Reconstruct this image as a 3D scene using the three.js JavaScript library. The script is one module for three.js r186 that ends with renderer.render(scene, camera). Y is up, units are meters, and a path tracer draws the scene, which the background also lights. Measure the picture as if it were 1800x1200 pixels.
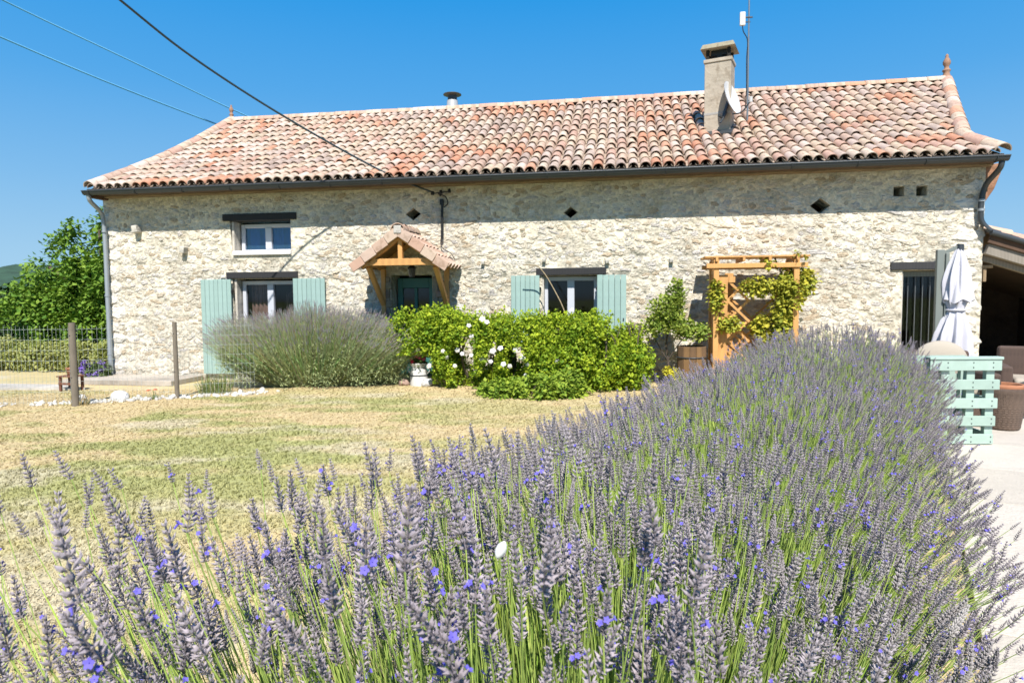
import * as THREE from 'three';
import { mergeGeometries, toCreasedNormals } from 'three/addons/utils/BufferGeometryUtils.js';
import { RoundedBoxGeometry } from 'three/addons/geometries/RoundedBoxGeometry.js';

// ---------------------------------------------------------------- camera, sky, sun, exposure
const scene = new THREE.Scene();
const camera = new THREE.PerspectiveCamera(2 * Math.atan(600 / 1150) * 180 / Math.PI, 1.5, 0.05, 3000);
camera.position.set(0, 1.6, 0);
camera.rotation.set(-0.0652, 0, -0.0067);
camera.userData.fStop = 10; camera.focus = 1.9;
const EXPOSURE = 1.65;
const TURN = -0.1672;                                       // the house front is turned this far from the picture plane
const HOUSE = new THREE.Vector3(-8.351, 0, -13.537);        // foot of its far front corner
const AX = new THREE.Vector3(Math.cos(TURN), 0, -Math.sin(TURN)), AZ = new THREE.Vector3(Math.sin(TURN), 0, Math.cos(TURN));
const hw = (x, y, z) => new THREE.Vector3().copy(HOUSE).addScaledVector(AX, x).addScaledVector(AZ, z).setY(y);
const SUN_DIR = new THREE.Vector3().addScaledVector(AX, 0.2).addScaledVector(AZ, 1).setY(1.22).normalize();
{
  const W = 512, H = 256, d = new Float32Array(W * H * 4);
  const stops = [[0, [.42, .66, .86]], [.06, [.36, .62, .86]], [.16, [.22, .51, .85]], [.28, [.095, .40, .83]], [.42, [.022, .32, .80]], [.7, [.018, .2, .6]], [1, [.015, .14, .46]]];
  for (let j = 0; j < H; j++) {
    const up = Math.sin(((j + .5) / H - .5) * Math.PI);
    let c;
    if (up < 0) c = [.26, .25, .19];
    else { let k = 0; while (k < stops.length - 2 && stops[k + 1][0] < up) k++; const [a, ca] = stops[k], [b, cb] = stops[k + 1], t = Math.min(1, (up - a) / (b - a)); c = ca.map((v, q) => v + (cb[q] - v) * t); }
    for (let i = 0; i < W; i++) for (let q = 0; q < 4; q++) d[(j * W + i) * 4 + q] = q < 3 ? c[q] / EXPOSURE : 1;
  }
  const t = new THREE.DataTexture(d, W, H, THREE.RGBAFormat, THREE.FloatType);
  t.mapping = THREE.EquirectangularReflectionMapping; t.magFilter = t.minFilter = THREE.LinearFilter; t.needsUpdate = true;
  scene.background = t; scene.environment = t;
}
const sun = new THREE.DirectionalLight(new THREE.Color().setRGB(1, .95, .87), 5);
sun.position.copy(SUN_DIR).multiplyScalar(40).add(new THREE.Vector3(0, 0, -8)); sun.target.position.set(0, 0, -8);
sun.castShadow = true; sun.shadow.mapSize.set(4096, 4096); Object.assign(sun.shadow.camera, { left: -22, right: 22, top: 22, bottom: -22, near: 1, far: 90 });
scene.add(sun, sun.target);
const renderer = new THREE.WebGLRenderer({ antialias: true });
renderer.setSize(1024, 682);
renderer.shadowMap.enabled = true;
renderer.toneMapping = THREE.LinearToneMapping;
renderer.toneMappingExposure = EXPOSURE;

// ---------------------------------------------------------------- helpers
function rngOf(a) { return () => { a |= 0; a = a + 0x6D2B79F5 | 0; let t = Math.imul(a ^ a >>> 15, 1 | a); t = t + Math.imul(t ^ t >>> 7, 61 | t) ^ t; return ((t ^ t >>> 14) >>> 0) / 4294967296; }; }
let rnd = rngOf(7);
const R = (a, b) => a + (b - a) * rnd();
const pick = (a) => a[Math.floor(rnd() * a.length)];
const lerp = THREE.MathUtils.lerp, clamp = THREE.MathUtils.clamp, sstep = THREE.MathUtils.smoothstep;
const V = (x, y, z) => new THREE.Vector3(x, y, z);
const hash = (x, y, s) => { let h = Math.imul(x, 374761393) + Math.imul(y, 668265263) + Math.imul(s, 2147483647 ^ 0x5bd1e995); h = Math.imul(h ^ h >>> 13, 1274126177); return ((h ^ h >>> 16) >>> 0) / 4294967296; };
function vnoise(x, y, s = 1, per = 0) {
  const xi = Math.floor(x), yi = Math.floor(y), fx = x - xi, fy = y - yi, u = fx * fx * (3 - 2 * fx), v = fy * fy * (3 - 2 * fy);
  const w = (a) => per ? ((a % per) + per) % per : a;
  return lerp(lerp(hash(w(xi), w(yi), s), hash(w(xi + 1), w(yi), s), u), lerp(hash(w(xi), w(yi + 1), s), hash(w(xi + 1), w(yi + 1), s), u), v);
}
function fbm(x, y, o = 4, s = 1, per = 0) { let a = .5, t = 0, n = 0; for (let i = 0; i < o; i++) { t += a * vnoise(x, y, s + i, per); n += a; a *= .5; x *= 2; y *= 2; per *= 2; } return t / n; }
const enc = (c) => Math.round(255 * clamp(c <= .0031308 ? c * 12.92 : 1.055 * Math.pow(c, 1 / 2.4) - .055, 0, 1));
function tex(n, fn, srgb = true, rep = 1) {                 // fn(u, v) -> [r, g, b] linear or a number
  const d = new Uint8Array(n * n * 4);
  for (let j = 0; j < n; j++) for (let i = 0; i < n; i++) { let c = fn(i / n, j / n); if (!Array.isArray(c)) c = [c, c, c]; for (let q = 0; q < 3; q++) d[(j * n + i) * 4 + q] = srgb ? enc(c[q]) : Math.round(255 * clamp(c[q], 0, 1)); d[(j * n + i) * 4 + 3] = 255; }
  const t = new THREE.DataTexture(d, n, n); t.wrapS = t.wrapT = THREE.RepeatWrapping; t.magFilter = THREE.LinearFilter; t.minFilter = THREE.LinearMipmapLinearFilter; t.generateMipmaps = true;
  if (srgb) t.colorSpace = THREE.SRGBColorSpace; t.repeat.set(rep, rep); t.needsUpdate = true; return t;
}
const rep = (t, x, y = x) => { const c = t.clone(); c.repeat.set(x, y); c.needsUpdate = true; return c; };
const T = {
  mottle: tex(512, (u, v) => { const a = fbm(u * 4, v * 4, 5, 3, 4), b = fbm(u * 32, v * 32, 3, 9, 32); return clamp(.45 + .75 * a + .3 * (b - .5), 0, 1); }),
  faint: tex(256, (u, v) => .84 + .16 * fbm(u * 10, v * 10, 4, 53, 10)),
  paving: tex(512, (u, v) => { const a = fbm(u * 3, v * 3, 5, 57, 3), b = fbm(u * 40, v * 40, 3, 59, 40), k = .80 + .22 * a - .10 * sstep(a, .56, .66) + .12 * (b - .5); return [k, k * .985, k * .955]; }),
  grain: tex(512, (u, v) => clamp(.5 + .35 * fbm(u * 60, v * 3, 4, 5, 3) + .25 * fbm(u * 8, v * 2, 3, 8, 2), 0, 1)),
  rough: tex(512, (u, v) => fbm(u * 10, v * 10, 5, 21, 10), false),
  fine: tex(512, (u, v) => fbm(u * 48, v * 48, 4, 33, 48), false),
  lichen: tex(512, (u, v) => { const a = fbm(u * 5, v * 5, 5, 43, 5), b = fbm(u * 22, v * 22, 4, 47, 22), k = sstep(a * .6 + b * .4, .5, .68); return [lerp(1, .68, k), lerp(.98, .64, k), lerp(.95, .59, k)].map((c) => c * lerp(.82, 1, b)); }),
  weave: tex(256, (u, v) => { const a = Math.sin(u * Math.PI * 32), b = Math.sin(v * Math.PI * 32), ch = (Math.floor(u * 16) + Math.floor(v * 16)) % 2; return ch ? .5 + .5 * Math.abs(a) : .5 + .5 * Math.abs(b); }, false),
};
const TONE = .79;                                           // all base colours are given for a clean sample; weathered outdoors they are a little darker
function mat(c, o = {}) {
  const { phys, ...p } = o, m = new (phys ? THREE.MeshPhysicalMaterial : THREE.MeshStandardMaterial)({ roughness: .9, ...p });
  m.color.setRGB(...(c[0] + c[1] + c[2] === 3 ? c : c.map((v) => v * TONE))); return m;
}
const used = new Map();
function numbered(n) { const k = used.get(n) || 0; used.set(n, k + 1); return k ? n + '_' + String(k).padStart(3, '0') : n; }
const shadow = (o) => { o.castShadow = o.receiveShadow = true; return o; };
function thing(name, label, category, pos = V(0, 0, 0), turn = 0, group) {
  const g = new THREE.Group(); g.name = numbered(name); g.position.copy(pos); g.rotation.y = turn;
  g.userData = { label, category }; if (group) g.userData.group = group; scene.add(g); return g;
}
function tag(o, label, category, group) { o.userData.label = label; o.userData.category = category; if (group) o.userData.group = group; return o; }
function clean(g) { const a = g.index ? g.toNonIndexed() : g; for (const k of Object.keys(a.attributes)) if (!['position', 'normal', 'uv', 'color'].includes(k)) a.deleteAttribute(k); a.morphAttributes = {}; return a; }
function merged(list) {
  const l = (Array.isArray(list) ? list : [list]).map(clean); if (l.length === 1) return l[0];
  const col = l.some((g) => g.attributes.color); for (const g of l) { if (!g.attributes.uv) g.setAttribute('uv', new THREE.BufferAttribute(new Float32Array(g.attributes.position.count * 2), 2)); if (col && !g.attributes.color) g.setAttribute('color', new THREE.BufferAttribute(new Float32Array(g.attributes.position.count * 3).fill(1), 3)); }
  return mergeGeometries(l);
}
function boxUV(g, s = 1) {                                  // uv in metres from the dominant axis of each face
  g = clean(g); const p = g.attributes.position, n = p.count, uv = new Float32Array(n * 2), a = V(), b = V(), c = V(), e = V(), f = V();
  for (let i = 0; i < n; i += 3) {
    a.fromBufferAttribute(p, i); b.fromBufferAttribute(p, i + 1); c.fromBufferAttribute(p, i + 2);
    e.subVectors(b, a).cross(f.subVectors(c, a)); const x = Math.abs(e.x), y = Math.abs(e.y), z = Math.abs(e.z);
    [a, b, c].forEach((q, k) => { const [s0, s1] = x > y && x > z ? [q.z, q.y] : y > z ? [q.x, q.z] : [q.x, q.y]; uv[(i + k) * 2] = s0 * s; uv[(i + k) * 2 + 1] = s1 * s; });
  }
  g.setAttribute('uv', new THREE.BufferAttribute(uv, 2)); return g;
}
function part(name, geos, m, parent = scene, uvs) {
  let g = Array.isArray(geos) ? merged(geos) : geos; if (uvs) g = boxUV(g, uvs);
  const o = shadow(new THREE.Mesh(g, m)); o.name = parent === scene ? numbered(name) : name; parent.add(o); return o;
}
function structure(o) { o.userData.kind = 'structure'; return o; }
const bx = (w, h, d, x = 0, y = 0, z = 0, r) => { const g = r ? new RoundedBoxGeometry(w, h, d, 1, r) : new THREE.BoxGeometry(w, h, d); g.translate(x, y, z); return g; };
function beam(a, b, w, h, r = .006) {                       // a squared timber from a to b
  const d = V().subVectors(b, a), L = d.length(), g = new RoundedBoxGeometry(w, h, L, 1, r), q = new THREE.Matrix4().lookAt(b, a, Math.abs(d.y) / L > .95 ? V(0, 0, 1) : V(0, 1, 0));
  g.applyMatrix4(q); g.translate((a.x + b.x) / 2, (a.y + b.y) / 2, (a.z + b.z) / 2); return g;
}
const cyl = (r0, r1, h, x, y, z, n = 12, open = false) => { const g = new THREE.CylinderGeometry(r1, r0, h, n, 1, open); g.translate(x, y + h / 2, z); return g; };
const tube = (pts, r, n = 6, seg) => new THREE.TubeGeometry(new THREE.CatmullRomCurve3(pts, false, 'centripetal'), seg || pts.length * 6, r, n, false);
const lathe = (prof, n = 20) => new THREE.LatheGeometry(prof.map(([r, y]) => new THREE.Vector2(r, y)), n);
const M4 = new THREE.Matrix4(), Q4 = new THREE.Quaternion(), UPV = V(0, 1, 0);
function many(name, geo, m, list, parent, kind = 'stuff') {  // list of {p, q, s, c}
  const o = new THREE.InstancedMesh(geo, m, list.length); o.name = parent === scene ? numbered(name) : name;
  list.forEach((e, i) => { o.setMatrixAt(i, M4.compose(e.p, e.q || Q4.identity(), e.s)); if (e.c) o.setColorAt(i, e.c); });
  if (kind) o.userData.kind = kind; parent.add(shadow(o)); return o;
}
const C = (r, g, b) => new THREE.Color().setRGB(r * TONE, g * TONE, b * TONE);
const quatUp = (dir, spin) => new THREE.Quaternion().setFromUnitVectors(UPV, dir).multiply(new THREE.Quaternion().setFromAxisAngle(UPV, spin));
const MT = {
  timber: mat([.86, .45, .15], { roughness: .7, map: T.grain }),
  timberDark: mat([.030, .030, .033], { roughness: .85, map: T.grain, bumpMap: T.grain, bumpScale: .004 }),
  greyWood: mat([.34, .30, .25], { map: T.grain, bumpMap: T.grain, bumpScale: .003 }),
  white: mat([.60, .62, .68], { roughness: .45 }),
  shutter: mat([.37, .53, .49], { roughness: .6, map: rep(T.faint, 1.5) }),
  zinc: mat([.062, .072, .082], { roughness: .45, metalness: .35 }),
  zincPale: mat([.36, .40, .44], { roughness: .5, metalness: .3 }),
  glass: mat([1, 1, 1], { phys: true, roughness: .02, transmission: 1, thickness: 0, ior: 1.33, side: THREE.DoubleSide }),
  glassCoated: mat([.35, .75, 1], { phys: true, roughness: .02, transmission: .95, thickness: 0, ior: 1.7, side: THREE.DoubleSide }),
  dark: mat([.012, .011, .010]),
  black: mat([.012, .012, .013], { roughness: .5 }),
};
// ---------------------------------------------------------------- ground
// height of the garden: level round the camera, a little higher along the house front
const houseZ = (x, z) => (x - HOUSE.x) * AZ.x + (z - HOUSE.z) * AZ.z, houseX = (x, z) => (x - HOUSE.x) * AX.x + (z - HOUSE.z) * AX.z;
function groundY(x, z) {
  const hz = houseZ(x, z), hx = houseX(x, z);
  return .11 * (1 - sstep(hz, .7, 3.0)) * sstep(hx, 3.4, 5.5) + .02 * (fbm(x * .5 + 40, z * .5 + 40, 3, 5) - .5) * sstep(hz, .5, 2);
}
const straw = (x, z) => {                                    // 0 dry straw .. 1 green
  const a = fbm(x * .35 + 50, z * .9 + 50, 4, 61), b = fbm(x * 1.6 + 9, z * 3.2 + 9, 4, 67);
  const hz = houseZ(x, z); let g = sstep(a * .62 + b * .38,   .40, .58); g *= (.25 + .75 * sstep(hz, 1.5, 2.6)) * (1 - .65 * sstep(z, -6.0, -3.5)) * (1 - .5 * sstep(x, -2, 0)); return clamp(g + .22 * (b - .5), 0, 1);
};
const lawnColour = (x, z) => { const g = straw(x, z), pale = .7 * sstep(fbm(x * .9 + 3, z * 2.0 + 7, 5, 71), .56, .74), n = .84 + .32 * fbm(x * 14, z * 14, 3, 73); return [lerp(lerp(.62, .39, g), .60, pale) * n, lerp(lerp(.49, .39, g), .53, pale) * n, lerp(lerp(.265, .15, g), .37, pale) * n]; };
{
  const X0 = -14, Z0 = -16, W = 28, D = 18, n = 140, g = new THREE.PlaneGeometry(W, D, n, 90); g.rotateX(-Math.PI / 2); g.translate(X0 + W / 2, 0, Z0 + D / 2);
  const p = g.attributes.position; for (let i = 0; i < p.count; i++) p.setY(i, groundY(p.getX(i), p.getZ(i))); g.computeVertexNormals();
  const map = tex(1024, (u, v) => lawnColour(X0 + u * W, Z0 + D - v * D).map((c) => c * TONE)); map.wrapS = map.wrapT = THREE.ClampToEdgeWrapping; map.flipY = false;
  structure(part('lawn', g, mat([1, 1, 1], { map, bumpMap: rep(T.fine, 12, 9), bumpScale: .008, roughness: 1 }), scene));
  // farther ground: a field that reaches the horizon
  const f = new THREE.PlaneGeometry(1600, 1600, 60, 60); f.rotateX(-Math.PI / 2); f.translate(0, -.06, -300);
  structure(part('ground', f, mat([.20, .27, .07], { map: rep(T.mottle, 60), roughness: 1 }), scene));
}
// grass: short dry and green blades
{
  rnd = rngOf(101);
  const blade = (h, lean, a, x, z) => { const w = .004, c = Math.cos(a), s = Math.sin(a), g = new THREE.BufferGeometry(); g.setAttribute('position', new THREE.Float32BufferAttribute([x - w * s, 0, z + w * c, x + w * s, 0, z - w * c, x + lean * c, h, z + lean * s], 3)); g.computeVertexNormals(); return g; };
  const tuft = []; for (let i = 0; i < 9; i++) tuft.push(blade(R(.6, 1) * .026, R(.005, .03), R(0, 6.28), R(-.03, .03), R(-.03, .03)));
  const g = merged(tuft), list = [];
  for (let i = 0; i < 72000; i++) {
    const d = .4 + 11.4 * Math.pow(rnd(), .8), x = R(-1.0, .45) * (d + 1.5), z = -d, hz = houseZ(x, z); if (hz < .8 || (x > .28 * d + 1.6)) continue;
    const gr = straw(x, z), c = lawnColour(x, z), k = R(.9, 1.14), s = lerp(.55, 1.05, gr) * R(.7, 1.3);
    list.push({ p: V(x, groundY(x, z) - .002, z), q: new THREE.Quaternion().setFromAxisAngle(UPV, R(0, 6.28)), s: V(1.3, s, 1.3), c: C(c[0] * k, c[1] * k, c[2] * k) });
  }
  const o = many('lawn_grass', g, mat([1, 1, 1], { side: THREE.DoubleSide, roughness: .9 }), list, scene);
  tag(o, 'short straw-coloured summer grass with green patches covering the lawn before the house', 'grass');
}
// white paved terrace beside the lavender: large slabs with open joints
{
  rnd = rngOf(103);
  const P0 = V(1.55, 0, -1.95), dir = V(2.4, 0, -3.9).normalize(), side = V(-dir.z, 0, dir.x), bed = [];
  const sh = (a, b, c, d) => { const s = new THREE.Shape(); [a, b, c, d].forEach(([x, z], i) => i ? s.lineTo(x, -z) : s.moveTo(x, -z)); return s; };
  const q = (a, b) => { const v = P0.clone().addScaledVector(dir, a).addScaledVector(side, b); return [v.x, v.z]; };
  const gg = new THREE.ExtrudeGeometry(sh(q(-3, 0), q(9.9, 0), q(9.9, 9.9), q(-3, 9.9)), { depth: .05, bevelEnabled: false }); gg.rotateX(-Math.PI / 2); gg.translate(0, -.03, 0);
  const base = structure(part('terrace', gg, mat([.45, .42, .37], { roughness: 1 }), scene));
  const tones = [[.68, .625, .56], [.71, .655, .59], [.66, .605, .535], [.72, .665, .60]].map((c) => mat(c, { map: rep(T.paving, .55), bumpMap: rep(T.fine, 1.5), bumpScale: .004, roughness: .85 }));
  const S = 1.18, sg = boxUV(bx(S - .012, .035, S - .012, 0, 0, 0, .005));
  for (let i = -2; i < 8; i++) for (let j = 0; j < 8; j++) {
    const [x, z] = q((i + .5) * S, (j + .5) * S), o = part('paving_slab', sg, pick(tones), base); o.position.set(x, .0325 + R(-.001, .001), z); o.rotation.y = Math.atan2(dir.x, dir.z);
  }
}
// hills and wood behind, far off
{
  const ring = new THREE.PlaneGeometry(900, 60, 120, 8), p = ring.attributes.position;
  for (let i = 0; i < p.count; i++) { const x = p.getX(i), v = (p.getY(i) + 30) / 60, h = 15 + 16 * fbm(x * .006 + 5, 1, 3, 81) + 7 * fbm(x * .09, 3, 4, 83); p.setY(i, v * h - 2); p.setZ(i, -v * 70 + 6 * fbm(x * .05, v * 6, 3, 85)); }
  ring.computeVertexNormals(); ring.translate(0, 0, -330);
  structure(part('hills', ring, mat([.035, .085, .05], { map: rep(T.mottle, 40, 5), roughness: 1 }), scene));
}
// pale path, raised strip and white stones by the far corner of the house
{
  rnd = rngOf(107);
  const path = [hw(-9, 0, 3.1), hw(-9, 0, 1.5), hw(.0, 0, 1.3), hw(.9, 0, 1.65)], s = new THREE.Shape(); path.forEach((v, i) => i ? s.lineTo(v.x, -v.z) : s.moveTo(v.x, -v.z));
  const g = new THREE.ExtrudeGeometry(s, { depth: .05, bevelEnabled: false }); g.rotateX(-Math.PI / 2);
  structure(part('path', boxUV(g), mat([.62, .58, .52], { map: rep(T.mottle, .5), roughness: .9 }), scene));
  const t = bx(2.35, .1, .95, .95, .05, .5, .01); t.rotateY(TURN); t.translate(HOUSE.x, 0, HOUSE.z);
  structure(part('pavement', boxUV(t), mat([.55, .49, .42], { map: rep(T.mottle, .5), roughness: .95 }), scene));
  const stone = (k) => { const g = new THREE.IcosahedronGeometry(1, 1), p = g.attributes.position; for (let i = 0; i < p.count; i++) { const f = .78 + .4 * vnoise(p.getX(i) * 1.7 + k * 9 + 20, p.getY(i) * 1.7 + p.getZ(i) * 1.3 + 20, k); p.setXYZ(i, p.getX(i) * f, p.getY(i) * f, p.getZ(i) * f); } g.computeVertexNormals(); return g; };
  const list = [], edge = new THREE.CatmullRomCurve3([hw(-5, 0, 4.6), hw(0, 0, 3.55), hw(2.0, 0, 3.0), hw(3.2, 0, 2.35), hw(4.6, 0, 1.75)]);
  for (let i = 0; i < 340; i++) { const v = edge.getPoint(rnd()), x = v.x + R(-.16, .16), z = v.z + R(-.16, .16); list.push({ p: V(x, groundY(x, z) + .008, z), q: new THREE.Quaternion().setFromEuler(new THREE.Euler(R(0, 6), R(0, 6), R(0, 6))), s: V(R(.015, .05), R(.012, .03), R(.015, .045)).multiplyScalar(rnd() < .06 ? 1.8 : 1), c: (() => { const k = R(.5, .82); return C(k, k * .95, k * R(.82, .9)); })() }); }
  tag(many('edging_pebbles', stone(3), mat([1, 1, 1], { roughness: .9 }), list, scene), 'white pebbles laid as edging where the lawn meets the path', 'pebbles');
  for (const [px, pz, w, h, l] of [[2.5, 2.68, .15, .12, 'larger rounded white rock lying between the two wooden fence posts'], [2.02, 2.95, .1, .1, 'smaller white rock lying close to the thicker fence post']]) {
    const o = part('white_rock', stone(w * 100 | 0), mat([.74, .73, .72], { bumpMap: T.rough, bumpScale: .01 }), scene); const v = hw(px, 0, pz); o.position.set(v.x, h * .45, v.z); o.scale.set(w, h, w * .7); tag(o, l, 'rock', 'white rocks by the fence');
  }
}
// ---------------------------------------------------------------- the farmhouse (x along the front, y up, z towards the garden)
const house = thing('farmhouse', 'long stone farmhouse with canal tile roof, sage green shutters and timber porch', 'house', HOUSE, TURN);
const LEN = 16.33, EAVE_Y = 3.80, EAVE_Z = .47, RIDGE_Y = 6.22, RIDGE_Z = -3.98;
const openings = [                                          // x0, x1, y0, y1
  { n: 'up', x: [2.86, 4.11], y: [2.50, 3.17] }, { n: 'low', x: [2.88, 4.16], y: [.25, 2.03] }, { n: 'mid', x: [9.04, 10.05], y: [.75, 2.02] },
  { n: 'right', x: [15.12, 15.86], y: [.05, 2.03] }, { n: 'door', x: [6.14, 6.95], y: [.05, 2.06] },
];
const vents = [[6.60, 3.20, .15, 1], [9.56, 3.15, .13, 1], [13.80, 3.14, .165, 1], [15.03, 3.34, .085, 0], [15.38, 3.34, .085, 0]];
{
  rnd = rngOf(201);
  const s = new THREE.Shape([[0, -.2], [LEN, -.2], [LEN, EAVE_Y - .06], [0, EAVE_Y - .06]].map((a) => new THREE.Vector2(...a)));
  const hole = (pts) => s.holes.push(new THREE.Path(pts.map((a) => new THREE.Vector2(...a))));
  for (const o of openings) hole([[o.x[0], o.y[0]], [o.x[1], o.y[0]], [o.x[1], o.y[1]], [o.x[0] - (o.n === 'up' || o.n === 'low' ? .05 : 0), o.y[1]]]);
  for (const [x, y, r, dia] of vents) hole(dia ? [[x - r, y], [x, y - r * .8], [x + r, y], [x, y + r * .8]] : [[x - r, y - r], [x + r, y - r], [x + r, y + r], [x - r, y + r]]);
  const g = new THREE.ExtrudeGeometry(s, { depth: .48, bevelEnabled: false }); g.translate(0, 0, -.48);
  const mortar = tex(1024, (u, v) => { const a = fbm(u * 5, v * 5, 5, 3, 5), b = fbm(u * 60, v * 60, 3, 9, 60), k = .74 + .6 * (a - .5) + .5 * (b - .5), w = fbm(u * 9 + 3, v * 9, 4, 15, 9); return [.73 * k, lerp(.65, .685, w) * k, lerp(.50, .58, w) * k]; });
  const wall = part('wall', g, mat([1, 1, 1], { map: rep(mortar, .5), bumpMap: rep(T.rough, .9), bumpScale: .07, roughness: 1 }), house, 1);
  // rubble stones, each a lump that stands proud of the mortar
  const lumps = [];
  for (let k = 0; k < 16; k++) {
    const n = 9, P = [], I = [], ang = []; for (let i = 0; i < n; i++) ang.push((i + R(-.3, .3)) / n * 6.283);
    const sq = R(.35, .8), rad = ang.map((a) => { const c = Math.abs(Math.cos(a)), q = Math.abs(Math.sin(a)); return lerp(1, 1 / Math.max(c, q), sq * .6) * R(.7, 1.18); });
    for (let i = 0; i < n; i++) P.push(Math.cos(ang[i]) * rad[i], Math.sin(ang[i]) * rad[i], -.3);
    for (let i = 0; i < n; i++) { const f = R(.5, .86); P.push(Math.cos(ang[i]) * rad[i] * f, Math.sin(ang[i]) * rad[i] * f, R(.3, 1) + (Math.sin(ang[i]) < 0 ? .15 : -.1)); }
    P.push(R(-.3, .3), R(-.3, .3), R(.6, 1.1));
    for (let i = 0; i < n; i++) { const j = (i + 1) % n; I.push(i, j, n + j, i, n + j, n + i, n + i, n + j, 2 * n); }
    const q = new THREE.BufferGeometry(); q.setAttribute('position', new THREE.Float32BufferAttribute(P, 3)); q.setIndex(I);
    q.setAttribute('uv', new THREE.Float32BufferAttribute(P.filter((_, i) => i % 3 < 2).map((v) => v * .25 + .5), 2)); q.computeVertexNormals(); const cq = toCreasedNormals(q, .75); lumps.push(clean(cq));
  }
  const tones = [[.66, .60, .475], [.72, .66, .54], [.60, .52, .39], [.70, .63, .49], [.75, .71, .61], [.60, .56, .50], [.56, .46, .32], [.69, .645, .55]].map((c) => mat(c.map((v, q) => v * [1.12, 1.12, 1.16][q]), { map: rep(T.mottle, .6), bumpMap: rep(T.rough, 1.3), bumpScale: .03, roughness: 1 }));
  const free = (x, y, w, h) => {
    for (const o of openings) if (x + w > o.x[0] - .06 && x - w < o.x[1] + .04 && y + h > o.y[0] - .1 && y - h < o.y[1] + (o.n === 'door' ? .02 : .15)) return false;
    for (const [vx, vy, r] of vents) if (Math.abs(x - vx) < r + w && Math.abs(y - vy) < r + h) return false;
    return true;
  };
  const all = []; let y = .0;
  while (y < EAVE_Y - .22) {
    const rh = R(.05, .115); let x = R(0, .1);
    while (x < LEN - .05) {
      const w = R(.06, .24) * (rnd() < .12 ? 1.6 : 1), cx = x + w / 2, cy = y + rh / 2 + R(-.035, .035), sx = w * .5 * R(.86, 1.06), sy = rh * .5 * R(.75, 1.2);
      x += w + R(.0, .04); if (x > LEN) break;
      if (rnd() < .80 && free(cx, cy, sx, sy)) all.push({ x: cx, y: cy, sx, sy, d: R(.004, .015) * (rnd() < .14 ? 1.6 : 1), a: R(-.35, .35), g: Math.floor(rnd() * 16), m: Math.floor(rnd() * 8) });
    }
    y += rh * .93;
  }
  // dressed blocks at the corners
  for (const [cx, w] of [[.17, .34], [LEN - .2, .4]]) for (let yy = .15, k = 0; yy < 3.5; k++) { const h = R(.2, .34), ww = w * (k % 2 ? .8 : 1.15); all.push({ x: cx < 1 ? ww / 2 + .01 : LEN - ww / 2 - .01, y: yy + h / 2, sx: ww / 2, sy: h * .47, d: .028, a: 0, g: k % 16, m: k % 3 ? 4 : 7 }); yy += h; }
  const cam = V(10.49, 0, 11.96); for (const s of all) s.k = s.sx * s.sy / ((s.x - cam.x) ** 2 + cam.z ** 2) * (s.y > .9 ? 1 : .1);
  all.sort((a, b) => b.k - a.k);
  const put = (o, s) => { o.position.set(s.x, s.y, 0); o.rotation.z = s.a; o.scale.set(s.sx * 1.08, s.sy * 1.08, s.d); };
  all.slice(0, 300).forEach((s) => put(part('stone', lumps[s.g], tones[s.m], wall), s));
  const buckets = tones.map(() => []), e = new THREE.Object3D();
  for (const s of all.slice(300)) { put(e, s); e.updateMatrix(); buckets[s.m].push(lumps[s.g].clone().applyMatrix4(e.matrix)); }
  const restG = []; buckets.forEach((b, k) => { if (!b.length) return; const q = merged(b), c = tones[k].color, n = q.attributes.position.count, col = new Float32Array(n * 3); for (let i = 0; i < n; i++) { const f = .9 + .2 * hash(Math.floor(i / 81), k, 5); col.set([c.r * f, c.g * f, c.b * f], i * 3); } q.setAttribute('color', new THREE.BufferAttribute(col, 3)); restG.push(q); });
  part('stones', restG, mat([1, 1, 1], { vertexColors: true, map: rep(T.mottle, .6), bumpMap: rep(T.rough, 1.3), bumpScale: .03, roughness: 1 }), wall).userData.kind = 'stuff';
  // stones that stick out
  const corbel = boxUV(bx(.11, .13, .16, 0, 0, .06, .015), 1);
  for (const [px, py, k] of [[.80, 3.05, 1.1], [1.83, 2.62, 1], [7.94, 2.27, .55], [10.22, 2.26, .6], [11.34, 2.26, .6], [9.08, 2.30, .55]]) { const o = part('corbel_stone', corbel, tones[4], wall); o.position.set(px, py, 0); o.scale.setScalar(k); o.rotation.z = R(-.2, .2); }
  // ochre course under the eaves, other walls, dark inside
  part('cornice', [bx(LEN + .1, .09, .14, LEN / 2, EAVE_Y - .07, .07, .02)], mat([.34, .25, .15], { map: T.mottle, bumpMap: T.rough, bumpScale: .03 }), wall, 1);
  const back = [[0, -8], [0, -.48], [LEN, -.48], [LEN + 2.1, -8]], wm = mat([.55, .50, .4], { map: rep(T.mottle, .5), bumpMap: T.rough, bumpScale: .04 });
  const slab = (a, b) => { const d = V(b[0] - a[0], 0, b[1] - a[1]), L = d.length(), q = bx(L, EAVE_Y, .3); q.rotateY(-Math.atan2(d.z, d.x)); q.translate((a[0] + b[0]) / 2, EAVE_Y / 2 - .1, (a[1] + b[1]) / 2); return q; };
  part('side_wall', slab([.15, -8], [.15, -.482]), wm, house, 1); part('side_wall', slab([LEN - .15, -.482], [LEN + 1.95, -8]), wm, house, 1); part('back_wall', slab([.3, -8], [LEN + 1.8, -8]), wm, house, 1);
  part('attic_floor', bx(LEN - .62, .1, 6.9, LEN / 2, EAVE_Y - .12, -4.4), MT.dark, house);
  part('room_partition', bx(LEN - .8, 3.5, .1, LEN / 2, 1.8, -2.6), mat([.10, .085, .075]), house);
}
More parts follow.
